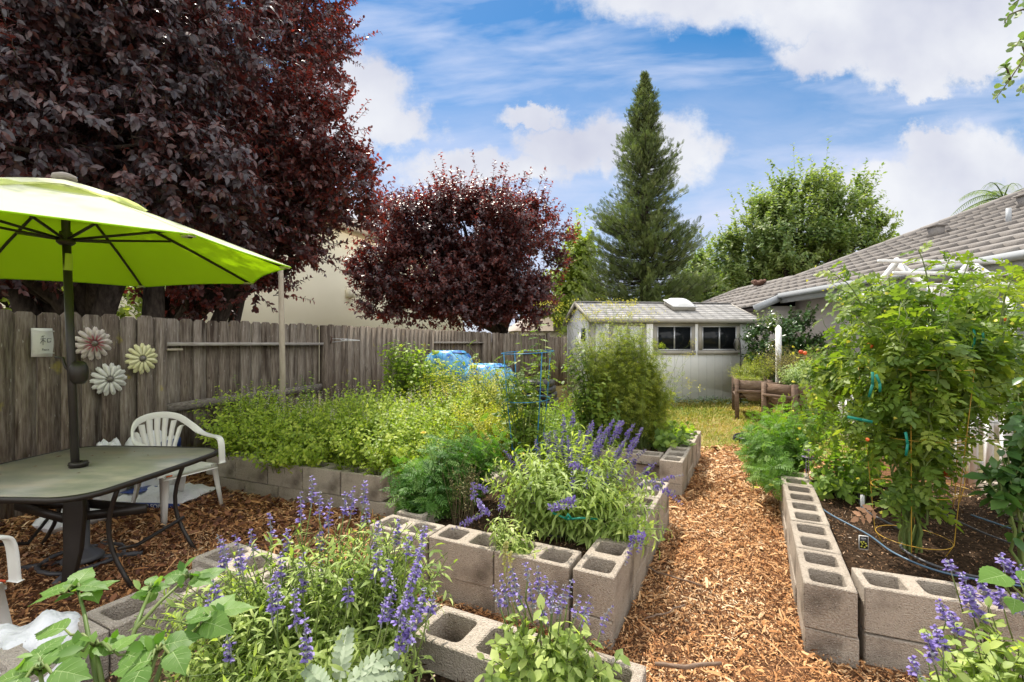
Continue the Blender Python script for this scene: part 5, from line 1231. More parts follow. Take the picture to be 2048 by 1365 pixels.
for p in br:
    P = np.array(p); st.tube(P, np.linspace(.008, .002, len(P)), 5)
    K = np.array([P[min(i, len(P)-1)] for i in range(len(P))])[None]; leaves_on(lf, K, 26 if p is main else 11, .075, T_ok, t0=.35 if p is main else .2, el=.5, droop=.1, jit=.3)
st.build('stem', M['woodstem'], o, smooth=True); lf.build('foliage', M['oak'], o)
# ------------------------------------------------------------------ garden plants
def plant(name, label, cat, B, Tp, nl, size, T, m, group=None, stem='stem', r=.004, bow=.25, t0=.12, el=.5, droop=.25, taper=.4, jit=.25, lift=.5, wob=.03, part='foliage', K=7):
    o = empty(name, (0,0,0), 0, label, cat, group)
    P = paths_of(B, Tp, bow, K, lift, wob); sb, lb = MB(), MB(); tubes(sb, P, r, r*.4, 4)
    leaves_on(lb, P, nl, size, T, t0=t0, el=el, droop=droop, taper=taper, jit=jit)
    sb.build('stem', M[stem], o, smooth=True); lb.build(part, M[m], o); return o, P
def disk(n, c, rx, ry, z):
    a = rng.random(n)*6.283; r = rng.random(n)**.5; return np.stack([c[0]+rx*r*np.cos(a), c[1]+ry*r*np.sin(a), np.full(n, z)], 1)
def bushy(name, label, cat, base, brx, bry, z0, lobes, n, nl, size, T, m, shell=.25, **kw):
    """stems from a base patch to tips spread through ellipsoids"""
    w = np.array([a[3]*a[4]*a[5] for a in lobes])**.6; w /= w.sum(); Tp = np.concatenate([in_ell(max(1, int(n*f)), l[:3], l[3:], shell) for l, f in zip(lobes, w)])
    Tp[:, 2] = np.maximum(Tp[:, 2], z0+.05); N = len(Tp); B = disk(N, base, brx, bry, z0); k = .35; B[:, :2] = B[:, :2]*(1-k)+Tp[:, :2]*k
    return plant(name, label, cat, B, Tp, nl, size, T, m, **kw)
# herb bed: mint mass in three plants plus the yellow green shrubs behind
for i, (c, rx, ry, lab) in enumerate([((-2.35,4.95), .55, .65, 'leafy green mint bush at the left end of the herb bed beside the white chair'),
        ((-1.75,4.65), .55, .65, 'dense green mint bush in the middle of the herb bed'), ((-1.05,4.45), .50, .65, 'bright green mint bush at the right front corner of the herb bed'),
        ((-.95,5.25), .6, .6, 'green mint bush in the back of the herb bed below the vine')]):
    n = 620; B = disk(n, c, rx*1.1, ry*1.05, .235); Tp = B+np.stack([rng.normal(size=n)*.13, rng.normal(size=n)*.13-.06, .36+.17*rng.random(n)**2+.08*np.sin(B[:, 0]*5.3+B[:, 1]*2)+.10*np.clip((B[:, 1]-4.6), 0, 1)*(.5+.5*np.sin(B[:, 0]*4))], 1)
    edge = B[:, 1] < c[1]-ry*.6; Tp[edge, 2] -= .12; Tp[edge, 1] -= .10
    tall = rng.random(n) < .05; Tp[tall, 2] += .16
    plant('mint_bush', lab, 'herb bush', B, Tp, 20, .047, 'oval', 'mint', 'herbs in the fence side bed', r=.0025, taper=.3, t0=.1, droop=.1, stem='stem')
fs = MB(); n = 260; P = np.stack([rng.uniform(-2.9,-.6,n), rng.uniform(4.0,5.6,n), rng.uniform(.66,.84,n)], 1); P = P[inside(P, [(-1.0,3.9),(-2.75,4.5),(-2.9,5.6),(-.4,5.6)])]
Pq = paths_of(P-np.array((0,0,.06)), P+rng.normal(size=P.shape)*.02+np.array((0,0,.06)), .1, 3, .2, 0); leaves_on(fs, Pq, 12, .012, 'floret', t0=.05, el=.4, droop=0, taper=.3)
fs.build('flower', M['paleflower'], bpy.data.objects['mint_bush'])['kind'] = 'stuff'
n = 9; B = np.stack([rng.uniform(-2.7,-2.0,n), rng.uniform(4.6,5.1,n), np.full(n, .4)], 1); Tp = B+np.stack([rng.normal(size=n)*.08, rng.normal(size=n)*.05, .50+.16*rng.random(n)], 1)
plant('tall_mint', 'few tall leafy shoots rising above the mint in front of the fence', 'herb', B, Tp, 16, .05, 'oval', 'herb', r=.003, el=.5)
bushy('yellowing_bush', 'feathery yellow green bush in front of the blue barrels', 'bush', (-.45,5.7), .5, .4, .2, [(-.62,5.6,.84,.50,.42,.38),(-.12,5.3,.74,.42,.4,.36),(-.95,5.7,.70,.4,.4,.32),(-.3,5.9,.85,.35,.3,.25)], 520, 34, .045, 'simple', 'yherb', r=.0025, stem='stem', shell=.3)
bushy('yellowing_bush', 'lower yellowish bush behind the dark ferny plant and left of the wire cage', 'bush', (-.35,4.6), .4, .4, .2, [(-.40,4.6,.55,.42,.45,.26),(-.05,4.9,.50,.35,.35,.26)], 480, 32, .042, 'simple', 'yherb', r=.0025, shell=.3)
bushy('climbing_vine', 'bright green vine climbing in front of the fence left of the blue barrel', 'vine', (-1.35,6.2), .3, .3, .0, [(-1.42,6.1,1.05,.36,.25,.38),(-1.05,5.95,1.05,.34,.25,.30),(-1.5,6.1,1.30,.24,.15,.16),(-.80,5.9,.95,.3,.2,.22),(-1.25,6.1,1.22,.2,.15,.15)], 260, 16, .085, 'wide', 'vine', r=.004, droop=.5, shell=.4)
bushy('green_filler_bush', 'mixed light green growth filling the ground around the blue wire cage', 'bush', (.35,4.9), .5, .5, .1, [(.25,4.9,.48,.6,.5,.28),(.55,4.4,.42,.3,.4,.22),(.7,5.6,.5,.4,.4,.3)], 560, 26, .05, 'simple', 'herb', r=.0025, shell=.35)
# caged tomato
bushy('caged_tomato', 'thin leggy tomato plant growing through the blue wire cage', 'tomato plant', (.14,4.25), .06, .06, .23, [(.14,4.25,.95,.22,.2,.42),(-.15,4.3,1.2,.18,.1,.12),(.3,4.2,1.2,.15,.1,.2)], 26, 11, .13, 'tom', 'tomato', r=.005, stem='stem', el=.3, t0=.2)
n = 5; B = np.array([(.10,4.25,.5)]*n); Tp = np.array([at(900,700,4.3), at(935,690,4.4), at(1075,650,4.2), at(1040,668,4.3), at(985,740,4.1)])
plant('tomato_shoots', 'long bare tomato shoots reaching out left and above the blue cage', 'tomato plant', B, Tp, 10, .11, 'tom', 'tomato', r=.0055, t0=.45, lift=.2, stem='stem')
# far bed: pepper like plant, big wispy dill bush, leafy rear
bushy('pepper_bush', 'tall leafy pepper bush left of the olive green feathery bush', 'pepper plant', (.95,4.95), .12, .15, .23, [(.78,4.95,1.0,.30,.25,.45),(.62,4.9,1.28,.15,.2,.2),(.95,4.7,.75,.25,.25,.3)], 80, 18, .085, 'oval', 'tomato', r=.005, droop=.35)
bushy('feathery_bush', 'large dense olive green feathery bush hiding the shed door', 'bush', (1.35,5.05), .18, .2, .23, [(1.20,5.05,1.02,.52,.42,.50),(1.10,5.0,1.33,.40,.3,.26),(1.38,5.1,.66,.46,.40,.32),(1.55,5.0,1.05,.24,.2,.35),(.98,4.95,1.0,.36,.3,.45),(.82,4.95,1.3,.28,.25,.26),(1.25,5.0,1.45,.30,.25,.20)], 720, 20, .085, T_pinnate(3, .05, .5, .2), 'fennel', r=.0025, shell=.5, stem='stem', el=.2, t0=.35, wob=.08, jit=.5)
n = 60; B = disk(n, (1.0,5.05), .36, .3, 1.15); Tp = B+np.stack([rng.normal(size=n)*.28+.05, rng.normal(size=n)*.15, .42+.22*rng.random(n)], 1)
o, P = plant('yellow_umbels', 'thin stems with tiny yellow flower heads sticking out above the feathery bush', 'flowers', B, Tp, 7, .03, 'simple', 'fennel', r=.0018, t0=.3)
fl = MB(); E_ = P[:, -1]; idx = np.repeat(np.arange(len(E_)), 14); Q = E_[idx]+rng.normal(size=(len(idx), 3))*np.array((.032,.032,.012)); fl.many(place(TP['floret'], Q, rng.normal(size=Q.shape)*.5+np.array((0,0,1.)), rng.normal(size=Q.shape), .012), TP['floret'][1], rng.random(len(Q))); fl.build('flower', M['yflower'], o)['kind'] = 'stuff'
for Tq, w_ in ((at(1392,765,5.2), 'lower'), (at(1385,700,5.2), 'upper')):
    n = 3; B = np.array([(1.7,5.1,.75)]*n); Tp = np.array([Tq+rng.normal(size=3)*.05 for _ in range(n)])
    o, P = plant('side_sprig', f'{w_} flowering sprig reaching right over the lawn from the feathery bush', 'sprig', B, Tp, 6, .035, 'simple', 'fennel', r=.002, lift=.2)
    fl = MB(); Q = np.repeat(P[:, -1], 14, 0)+rng.normal(size=(len(P)*14, 3))*.025; fl.many(place(TP['floret'], Q, rng.normal(size=Q.shape), rng.normal(size=Q.shape), .012), TP['floret'][1], rng.random(len(Q))); fl.build('flower', M['yflower'], o)['kind'] = 'stuff'
bushy('leafy_greens', 'low broad leafed greens spilling in the far bed behind the block holes', 'plant', (1.6,5.0), .25, .4, .235, [(1.60,4.9,.42,.25,.35,.18),(1.85,5.5,.36,.3,.3,.12)], 60, 9, .09, 'wide', 'herb', r=.003)
# dark ferny marigold at the left corner of the middle bed
bushy('dark_marigold', 'dark green ferny marigold plant growing out of the left corner blocks', 'marigold', (-.52,3.12), .10, .10, .22, [(-.55,3.10,.56,.27,.26,.20),(-.32,3.22,.68,.24,.25,.16),(-.62,3.0,.40,.18,.18,.15),(-.12,3.4,.6,.2,.2,.16)], 170, 12, .12, 'mari', 'marigold', r=.004, shell=.4, droop=.15, el=.45)
def bloom(pts, size, m, label):
    for i, c in enumerate(pts):
        b = MB(); an = np.arange(14)*2.4; D = np.stack([np.cos(an), np.sin(an)*.7-.3, np.full(14, .5)], 1); b.many(place(TP['floret'], np.array(c)+D*size*.25, D, np.tile((0,-.4,1.), (14,1)), size), TP['floret'][1], rng.random(14)); tag(b.build('marigold_bloom', M[m]), label[i], 'flower')
bloom([at(847,868,2.9), at(1044,910,3.3)], .014, 'oflower', ['small orange marigold bloom on the dark ferny plant', 'small orange bloom at the foot of the blue wire cage'])
n = 46; B = disk(n, (-.30,2.92), .07, .10, .235); Tp = B+np.stack([rng.normal(size=n)*.05, rng.normal(size=n)*.05, .26+.13*rng.random(n)], 1)
plant('dry_seedheads', 'tuft of dry straw coloured seed stalks beside the dark ferny plant', 'dry plant', B, Tp, 12, .022, 'narrow', 'dryherb', r=.0016, stem='woodstem', t0=.35)
# salvias: leafy bush plus a separate mesh for every flower spike
def spike(parent, base, tip, rad=.013, dens=1.0, bow=.12, stemlen=0, purple=.75):
    B, Tq = np.array(base)[None], np.array(tip)[None]; P = paths_of(B, Tq, bow, 8, .25, .02)
    b = MB(); tubes(b, P, .0022, .0012, 4); b.T[-1] = np.full(len(b.V[-1]), .12)
    L = np.linalg.norm(Tq-B); n = int(L*560*dens); t = rng.random((1, n)); t = .08+.92*t
    Q, tan = along(P, t); Q, tan = Q[0], tan[0]; wh = np.round(t[0]*L/.016)*.016/L; Q, tan = along(P, np.clip(wh[None], .02, .999)); Q, tan = Q[0], tan[0]
    a = nrm(np.cross(tan, (.2,.1,.05))); c = np.cross(tan, a); ph = rng.random(n)*6.283; rd = a*np.cos(ph)[:, None]+c*np.sin(ph)[:, None]
    rr = rad*(1.15-.75*t[0]); Q = Q+rd*rr[:, None]*.5*rng.random((n, 1)); D = rd+tan*.45+rng.normal(size=(n, 3))*.2
    open_ = rng.random(n) < purple*(1-.45*t[0]); ti = np.where(open_, .62+.38*rng.random(n), .32*rng.random(n))
    S = np.where(open_, rr*1.25+.004, rr*.85+.002)
    b.many(place(TP['floret'], Q, D, tan+rng.normal(size=(n, 3))*.3, S), TP['floret'][1], ti)
    return b.build('flower_spike', M['spike'], parent)
def salvia(label, base, brx, bry, z0, lobes, n, nl, size, tips, T='lance', sl=(.10,.18), rad=.013, root=None, dens=1.0, purple=.75, name='blue_salvia', m='salvia', **kw):
    o, P = bushy(name, label, 'salvia', base, brx, bry, z0, lobes, n, nl, size, T, m, shell=.35, r=.003, group='blue flowered salvias', **kw)
    for (tp, fr) in tips:
        tp = np.array(tp, float); fr = np.array(fr, float); d = tp-fr; L = np.linalg.norm(d); s = min(random.uniform(*sl), L*.9); st = tp-d/L*s
        sb = spike(o, st, tp, rad, dens, purple=purple)
        g = MB(); g.tube([fr, (fr+st)/2+rng.normal(size=3)*.01, st], [.0026, .0024, .002], 4); g.build('stem', M['stem'], o)
    return o
# middle bed salvia
bc = (.30, 2.74)
tips = []
for (px, py, Y) in [(1128,830,3.3),(1160,862,3.2),(1200,870,3.2),(1228,838,3.3),(1240,842,3.25),(1270,848,3.2),(1285,856,3.2),(1278,880,3.1),(1250,880,3.1),(1110,862,3.1),(1088,868,3.1),(1070,880,3.1),(1180,850,3.3),(1215,858,3.2),(1260,905,3.0),(1045,925,2.9),(1030,905,3.0),(1300,930,2.95),(1100,900,2.9),(1145,900,2.9),(1190,905,2.9),(1235,915,2.9),(1140,880,3.0),(1170,885,3.0),(1060,950,2.8),(1290,900,3.1),(1205,880,3.05),(1150,930,2.75),(1225,940,2.75)]:
    tp = at(px, py, Y); fr = np.array((bc[0]+(tp[0]-bc[0])*.6, bc[1]+(tp[1]-bc[1])*.6, tp[2]-.26)); tips.append((tp, fr))
    if random.random() < .75: j = np.array((random.uniform(-.12,.12), random.uniform(-.1,.1), random.uniform(-.05,.02))); tips.append((tp+j, fr+j*.6))
for (px, py, Y, qx, qy) in [(1366,950,2.75,1290,985),(1350,985,2.6,1300,975),(1325,960,2.7,1270,980),(1365,1010,2.5,1320,975),(1250,1130,2.2,1270,1060),(1275,1110,2.2,1285,1060),(1095,1020,2.35,1160,1000),(1200,955,2.55,1130,925),(930,1050,2.4,985,1020),(945,975,2.75,980,985),(955,1000,2.6,965,1030),(1150,1015,2.3,1090,1020)]:
    tips.append((at(px, py, Y), at(qx, qy, Y+.1)))
salvia('large blue salvia bush with arching purple spikes in the middle bed', bc, .10, .10, .235,
       [(.28,2.85,.60,.42,.38,.17),(.62,2.75,.55,.28,.3,.16),(.05,2.90,.55,.25,.25,.15),(.72,2.45,.42,.14,.18,.12),(.45,3.1,.62,.4,.3,.16)], 330, 20, .088, tips, sl=(.13,.22), rad=.0115, droop=.45, purple=.7)
salvia('small leafy salvia clump beside the dry stalks inside the middle bed', (-.02,2.42), .05, .05, .235, [(-.02,2.42,.40,.15,.14,.10),(.08,2.38,.33,.10,.10,.10)], 42, 13, .070,
       [(at(905,1060,2.3), at(960,1030,2.35)), (at(945,965,2.55), at(950,1010,2.5)), (at(1005,990,2.5), at(1000,1030,2.45))], droop=.5)
b = MB(); b.tube([(.22,2.60,.42),(.30,2.56,.40),(.38,2.55,.41),(.46,2.56,.40)], .006, 6); b.tube([(.29,2.56,.40),(.30,2.55,.43),(.32,2.56,.40)], .008, 6); b.build('tie', M['tie'], bpy.data.objects['blue_salvia'])
# near left salvia
tips = []
for (px, py, Y, L) in [(600,985,1.66,.2),(622,955,1.70,.3),(640,985,1.66,.2),(660,1000,1.64,.2),(690,985,1.66,.2),(705,975,1.66,.25),(730,960,1.66,.3),(735,1010,1.6,.2),(760,1040,1.6,.2),(540,1025,1.6,.22),(500,1060,1.5,.2),(470,1072,1.5,.2),(447,1085,1.5,.22),(435,1070,1.52,.2),(480,1100,1.45,.2),(560,1105,1.45,.2),(605,1110,1.40,.2),(640,1120,1.5,.2),(575,1060,1.55,.2),(425,1160,1.35,.15),(415,1190,1.3,.14),(540,1175,1.28,.2),(550,1150,1.28,.2),(440,1240,1.25,.12),(760,1100,1.4,.2),(800,1040,1.5,.2),(820,1075,1.38,.25),(850,1050,1.4,.25),(845,1090,1.35,.22),(780,1120,1.35,.2),(790,1160,1.3,.2),(830,1140,1.3,.2),(770,1200,1.25,.2),(810,1190,1.22,.2),(850,1175,1.25,.2),(870,1185,1.3,.15),(815,1240,1.2,.16),(835,1215,1.2,.18),(700,1160,1.35,.15),(640,1060,1.6,.15),(610,1230,1.2,.14),(590,1180,1.25,.14)]:
    tp = at(px, py, Y); fr = tp+np.array((-.05*np.sign(px-620)*abs(px-620)/200-.0, .0, -L-.06)); tips.append((tp, fr))
salvia('wide blue salvia with many upright purple spikes in the nearest bed on the left', (-.62,1.42), .25, .15, .31,
       [(-.60,1.52,.62,.38,.17,.17),(-.40,1.46,.64,.24,.16,.18),(-.85,1.38,.54,.26,.16,.15),(-.50,1.22,.46,.28,.14,.12),(-.72,1.20,.44,.24,.12,.12),(-.38,1.25,.47,.18,.14,.12)], 720, 18, .060, tips, sl=(.07,.13), rad=.0095, dens=.9, droop=.2, purple=.65)
# front centre salvia
tips = []
for px, py in [(1022,1125),(1050,1122),(1000,1150),(985,1165),(1075,1135),(1092,1150),(1110,1155),(1130,1165),(1145,1150),(1060,1165),(1035,1160),(1160,1185),(1180,1190),(1185,1205),(1120,1190),(1085,1180),(1225,1215),(1015,1150),(1005,1175),(1105,1180)]:
    tp = at(px, py+random.uniform(-6, 10), random.uniform(1.36,1.50)); tips.append((tp, tp+np.array(((1085-px)/900*.6, -.02, -.17))))
salvia('pale flowered salvia growing at the front wall in the bottom centre of the view', (.10,1.38), .12, .06, .30,
       [(.09,1.36,.50,.15,.09,.12),(.20,1.34,.44,.13,.08,.10),(.0,1.34,.44,.10,.08,.10),(.10,1.28,.38,.17,.08,.10)], 125, 13, .058, tips, T='oval', sl=(.05,.09), rad=.0085, dens=1.1, purple=.42, droop=.3)
b = MB()
for px, py in ((1012,1082),(1022,1102)):
    Pq = np.array([at(px, py, 1.42), at(px-4, py+60, 1.42), at(px+8, py+130, 1.42)]); b.tube(Pq, .0015, 4)
    leaves_on(b, Pq[None, :2], 30, .010, 'floret', t0=0, t1=.8)
b.build('dry_flower_spike', M['dryherb'], bpy.data.objects['blue_salvia.003'] if 'blue_salvia.003' in bpy.data.objects else None)
# right front salvia
tips = []
for (px, py, Y) in [(1895,1120,1.5),(1925,1150,1.45),(1930,1175,1.4),(1960,1160,1.45),(1945,1195,1.4),(1850,1268,1.30),(1870,1255,1.3),(1900,1225,1.35),(2000,1110,1.5),(2015,1120,1.5),(2040,1135,1.45),(1995,1175,1.4),(1880,1205,1.4),(2035,1190,1.35),(1825,1320,1.25)]:
    tp = at(px, py, Y); tips.append((tp, tp+np.array((.05, 0, -.17))))
salvia('blue salvia with rounded leaves in the bottom right corner', (1.33,1.30), .15, .1, .25,
       [(1.32,1.32,.50,.20,.10,.12),(1.20,1.28,.40,.14,.10,.10),(1.42,1.25,.42,.2,.1,.14)], 120, 13, .056, tips, T='oval', sl=(.05,.09), rad=.0115, purple=.85, droop=.2)
# big leaf at right edge and the tomatillo like plant at lower left
def leaf_set(name, label, cat, items, roots, m, T, rr=.006):
    o = empty(name, (0,0,0), 0, label, cat); st = MB()
    for (pos, d, up, s, root) in items:
        b = MB(); pos = np.array(pos); V = place(TP[T], pos[None], np.array(d, float)[None], np.array(up, float)[None], s*.62); nb = TP[T][2]; k1 = .12+.5*random.random(); V[0] += np.sin(V[0][:, [1, 2, 0]]*60+random.random()*6)*.0015; b.raw(V[0], TP[T][1], np.where(np.arange(len(V[0])) < nb, k1, 1.0)); b.build('leaf', M[m], o, smooth=True)
        r = np.array(roots[root]); st.tube([r, r*.6+pos*.4+np.array((0,0,.01)), r*.2+pos*.8-np.array((0,0,.005)), pos], [.0035,.003,.0026,.002], 6)
    return o, st
roots = [at(300,1120,1.12), at(195,1170,1.1), at(95,1110,1.12)]
LV = []
def lv(px, py, Y, dpx, dpy, s, root, tiltz=-.15, up=(0,-.25,1)):
    p = at(px, py, Y); d = np.array((dpx, -dpy*1.2+.15*random.uniform(-1, 1), .10-.45*dpy)); d = d/np.linalg.norm(d); LV.append((p, d, np.array((0,-.30,1))+rng.normal(size=3)*.16, s*.86, root))
spec = [(395,1160,1.15,.8,-.55,.115,'a'),(372,1150,1.13,-.9,.0,.10,'a'),(385,1158,1.12,.95,.10,.10,'a'),(352,1165,1.1,-.5,-.3,.07,'a'),
        (440,1225,1.05,.95,-.35,.13,'b'),(425,1230,1.05,.2,-.5,.12,'b'),(410,1245,1.0,.9,.25,.13,'b'),(420,1235,1.0,-.8,.1,.10,'b'),(390,1240,1.0,-.3,-.6,.08,'b'),
        (150,1170,1.12,-.15,-.55,.12,'c'),(140,1178,1.12,-1,.0,.125,'c'),(160,1175,1.08,1,-.1,.11,'c'),(185,1180,1.1,.6,-.4,.09,'c'),(120,1185,1.05,-.5,.3,.10,'c'),(175,1185,1.1,.9,.25,.09,'c'),
        (300,1170,1.18,-.2,-.6,.07,'d'),(306,1180,1.16,.5,-.15,.07,'d'),(295,1185,1.15,-.9,.15,.07,'d'),
        (130,1260,1.0,-1,.05,.125,'e'),(200,1290,.98,1,-.05,.13,'e'),(185,1290,1.0,-.7,.4,.10,'e'),(230,1300,.95,.4,-.6,.09,'e'),(250,1310,.95,.9,.3,.12,'e'),(160,1300,.95,-.9,.1,.13,'e'),
        (330,1290,.95,.9,-.2,.12,'f'),(310,1300,.93,-.6,-.4,.11,'f'),(345,1305,.92,.9,.5,.11,'f'),(300,1320,.9,-.9,.3,.12,'f'),(280,1340,.88,.3,.8,.12,'f'),
        (90,1330,.9,-.6,-.3,.12,'g'),(60,1345,.88,-.9,.3,.12,'g'),(110,1345,.88,.9,.0,.13,'g'),(40,1360,.85,.3,.6,.12,'g'),(80,1310,.92,.2,-.7,.09,'g')]
ends = {'a': at(375,1155,1.12), 'b': at(420,1235,1.02), 'c': at(155,1178,1.1), 'd': at(302,1180,1.16), 'e': at(190,1292,.98), 'f': at(315,1305,.93), 'g': at(80,1340,.9)}
rt = np.array((-.62, .80, .31))
for s in spec: lv(*s)
o, st = leaf_set('broad_leaf_plant', 'broad leafed green plant with toothed leaves sprawling across the bottom left corner', 'plant', [(a, d, u, s, r) for a, d, u, s, r in LV], ends, 'broad', 'broad')
root0 = at(250,1400,.95)
for k, path in {'a': [at(235,1380,.95), at(270,1260,1.0), at(320,1205,1.06), ends['a']], 'b': [at(300,1400,.9), at(330,1310,.95), at(390,1265,1.0), ends['b']], 'c': [at(200,1400,.95), at(180,1290,1.0), at(168,1225,1.05), ends['c']], 'd': [at(270,1260,1.0), at(285,1220,1.08), ends['d']], 'e': [at(210,1400,.93), at(200,1340,.95), ends['e']], 'f': [at(280,1410,.88), at(300,1350,.9), ends['f']], 'g': [at(100,1420,.85), at(85,1380,.87), ends['g']]}.items():
    st.tube(path, np.linspace(.0052, .0028, len(path)), 8)
P = np.stack([ends[k] for k in 'abcdefg']); 
st.build('stem', M['stem'], o, smooth=True)
sm = MB(); idx = np.repeat(np.arange(7), 9); Q = P[idx]+rng.normal(size=(63, 3))*.6*np.array((.025,.02,.012)); sm.many(place(TP['oval'], Q, rng.normal(size=(63,3))*.8+np.array((0,-.1,.3)), np.array((0,-.3,1.))+rng.normal(size=(63,3))*.3, .022+.022*rng.random(63)), TP['oval'][1], rng.random(63)); sm.build('young_leaves', M['broad'], o)
LV = []
for s in [(2010,1150,1.32,-.95,.12,.16,'x'),(2040,1160,1.35,.8,.1,.16,'x'),(2030,1200,1.3,-.7,.5,.10,'x')]: lv(*s)
o, st = leaf_set('squash_leaf', 'large round green leaf poking in from the right edge above the salvia', 'leaf', LV, {'x': at(2075,1240,1.3)}, 'broad', 'broad'); st.build('stem', M['stem'], o, smooth=True)
# artichoke
T_art = T_pinnate(6, .085, .34, .5)
o = empty('artichoke_plant', (0,0,0), 0, 'silvery jagged artichoke leaves at the bottom edge under the purple salvia', 'plant')
for (px, py, Y, dx, dy, s) in [(690,1375,1.12,.5,-.85,.20),(700,1365,1.12,.85,-.45,.19),(680,1370,1.15,-.1,-1,.20),(705,1380,1.10,.95,-.05,.18),(660,1385,1.1,-.6,-.7,.17)]:
    b = MB(); p = at(px, py, Y); d = np.array((dx, .35, -dy*.5)); tv = T_pinnate(8, .075, .27, .6, True, True); b.many(place(tv, p[None], d[None], np.array([(0.,-.5,1.)]), s*.62), tv[1], rng.random(1)); V = place((np.array([(0,.03,.0),(0,-.03,.0),(.5,-.045,-.15),(.5,.045,-.15),(1,0,-.65)]), []), p[None], d[None], np.array([(0.,-.5,1.)]), s*.62)[0]; b.raw(V+np.array((0,0,.003)), [(0,1,2,3),(3,2,4)], .9); b.build('leaf', M['silver'], o)
# right marigold, mums
bushy('light_marigold', 'bright green ferny marigold spilling over the far end of the right bed wall', 'marigold', (2.28,4.05), .2, .2, .22, [(2.25,4.05,.56,.34,.30,.20),(2.0,3.85,.42,.20,.20,.20),(2.55,4.1,.66,.26,.25,.18),(1.92,3.55,.32,.13,.15,.14),(2.6,4.6,.6,.35,.3,.2)], 210, 11, .115, T_pinnate(5, .045, .40, .15), 'lmarigold', r=.003, shell=.4, droop=.1)
bloom([at(1513,977,3.5), at(1542,972,3.5)], .014, 'yflower', ['yellow marigold bloom low on the bright ferny plant, nearer the path', 'yellow marigold bloom low on the bright ferny plant, nearer the blocks'])
o = empty('lilac_flowers', (0,0,0), 0, 'lilac scabious flowers beside the bright ferny marigold', 'flowers')
for (px, py) in ((1617,903),(1612,916),(1622,918),(1632,950)):
    b = MB(); c = at(px, py, 3.6); a = np.arange(18)*2.4; r = .004+.018*np.sqrt(np.arange(18)/18); D = np.stack([np.cos(a), np.sin(a)*.8-.2, np.full(18, .35)], 1); b.many(place(TP['floret'], c+D*r[:, None]*.6, D, np.tile((0,-.3,1.), (18,1)), .020), TP['floret'][1], rng.random(18)); b.tube([c, c+np.array((.02,.03,-.25))], .0018, 4); b.build('flower', M['mum'], o)
bushy('leafy_greens', 'low light green leafy plant inside the right bed behind the marker labels', 'plant', (2.45,3.5), .2, .25, .235, [(2.45,3.55,.48,.28,.3,.18),(2.75,3.8,.55,.3,.3,.2),(2.15,3.35,.34,.10,.2,.10)], 90, 10, .085, 'oval', 'herb', r=.003, droop=.3)
# big tomato plants
def branching(name, label, cat, base, z0, nmain, lobes, n, nl, size, T, m, group=None, r=.0075, zb=.45, el=.35, droop=.35):
    """a few main stems from the ground, leafy side shoots leaving them higher up"""
    o = empty(name, (0,0,0), 0, label, cat, group)
    w = np.array([a[3]*a[4]*a[5] for a in lobes])**.6; w /= w.sum(); pick = rng.choice(len(lobes), nmain, p=w)
    Tm = np.stack([in_ell(1, lobes[i][:3], np.array(lobes[i][3:])*.8, .6)[0] for i in pick]); Bm = disk(nmain, base, .05, .05, z0)
    Pm = paths_of(Bm, Tm, .2, 11, .6, .06); sb, lb = MB(), MB(); tubes(sb, Pm, r, r*.45, 6); leaves_on(lb, Pm, nl, size, T, t0=.4, el=el, droop=droop, jit=.35)
    Tp = np.concatenate([in_ell(max(1, int(n*f)), l[:3], l[3:], .5) for l, f in zip(lobes, w)]); N = len(Tp)
    cand = Pm[:, 3:].reshape(-1, 3); cand = cand[cand[:, 2] > zb]; d = np.linalg.norm(cand[None]-Tp[:, None]-np.array((0, 0, -.12)), axis=2)+rng.random((N, len(cand)))*.12
    B = cand[np.argmin(d, 1)]; P = paths_of(B, Tp, .35, 7, .3, .08); tubes(sb, P, r*.5, r*.22, 4); leaves_on(lb, P, max(5, int(nl*.6)), size, T, t0=.1, el=el, droop=droop, jit=.35)
    sb.build('stem', M['stem'], o, smooth=True); lb.build('foliage', M[m], o); return o, P
def tomato(label, base, z0, lobes, n, nl, size, fruit, nyel, **kw):
    o, P = branching('tomato_plant', label, 'tomato plant', base, z0, 13, lobes, int(n*1.35), nl, size, 'tom', 'tomato', 'tomato plants in the right bed')
    ends = P[:, -1]; fl = MB(); idx = rng.integers(0, len(ends), nyel); Q = ends[idx]+rng.normal(size=(nyel, 3))*.06; fl.many(place(TP['floret'], Q, rng.normal(size=Q.shape), rng.normal(size=Q.shape), .022), TP['floret'][1], rng.random(nyel)); fl.build('flower', M['yflower'], o)['kind'] = 'stuff'
    for (q_, mm, r) in fruit:
        b = MB(); b.lathe([(0,-r),(r*.7,-r*.75),(r,0),(r*.75,r*.7),(r*.2,r*.9),(0,r*.85)], tuple(q_), 12); b.build('fruit', M[mm], o, smooth=True)
    return o
tomato('large tomato plant growing up through the yellow cage in the right bed', (2.14,2.54), .235,
       [(2.15,2.6,1.15,.34,.32,.36),(2.0,2.55,1.42,.32,.25,.28),(2.35,2.7,1.45,.30,.28,.26),(1.86,2.65,1.05,.36,.25,.32),(2.3,2.6,.92,.30,.25,.20),(2.1,2.35,1.2,.35,.15,.38),(2.5,2.5,1.3,.25,.2,.3),(2.15,2.5,.62,.22,.16,.14),(2.0,2.5,1.62,.14,.12,.12)], 120, 13, .135,
       [(at(1610,707,2.5),'red',.011),(at(1740,692,2.5),'red',.016),(at(1893,948,2.5),'red',.018),(at(1881,868,2.5),'red',.009),(at(1838,815,2.4),'green_fruit',.017),(at(1846,822,2.4),'green_fruit',.016),(at(1735,880,2.4),'red',.010)], 90)
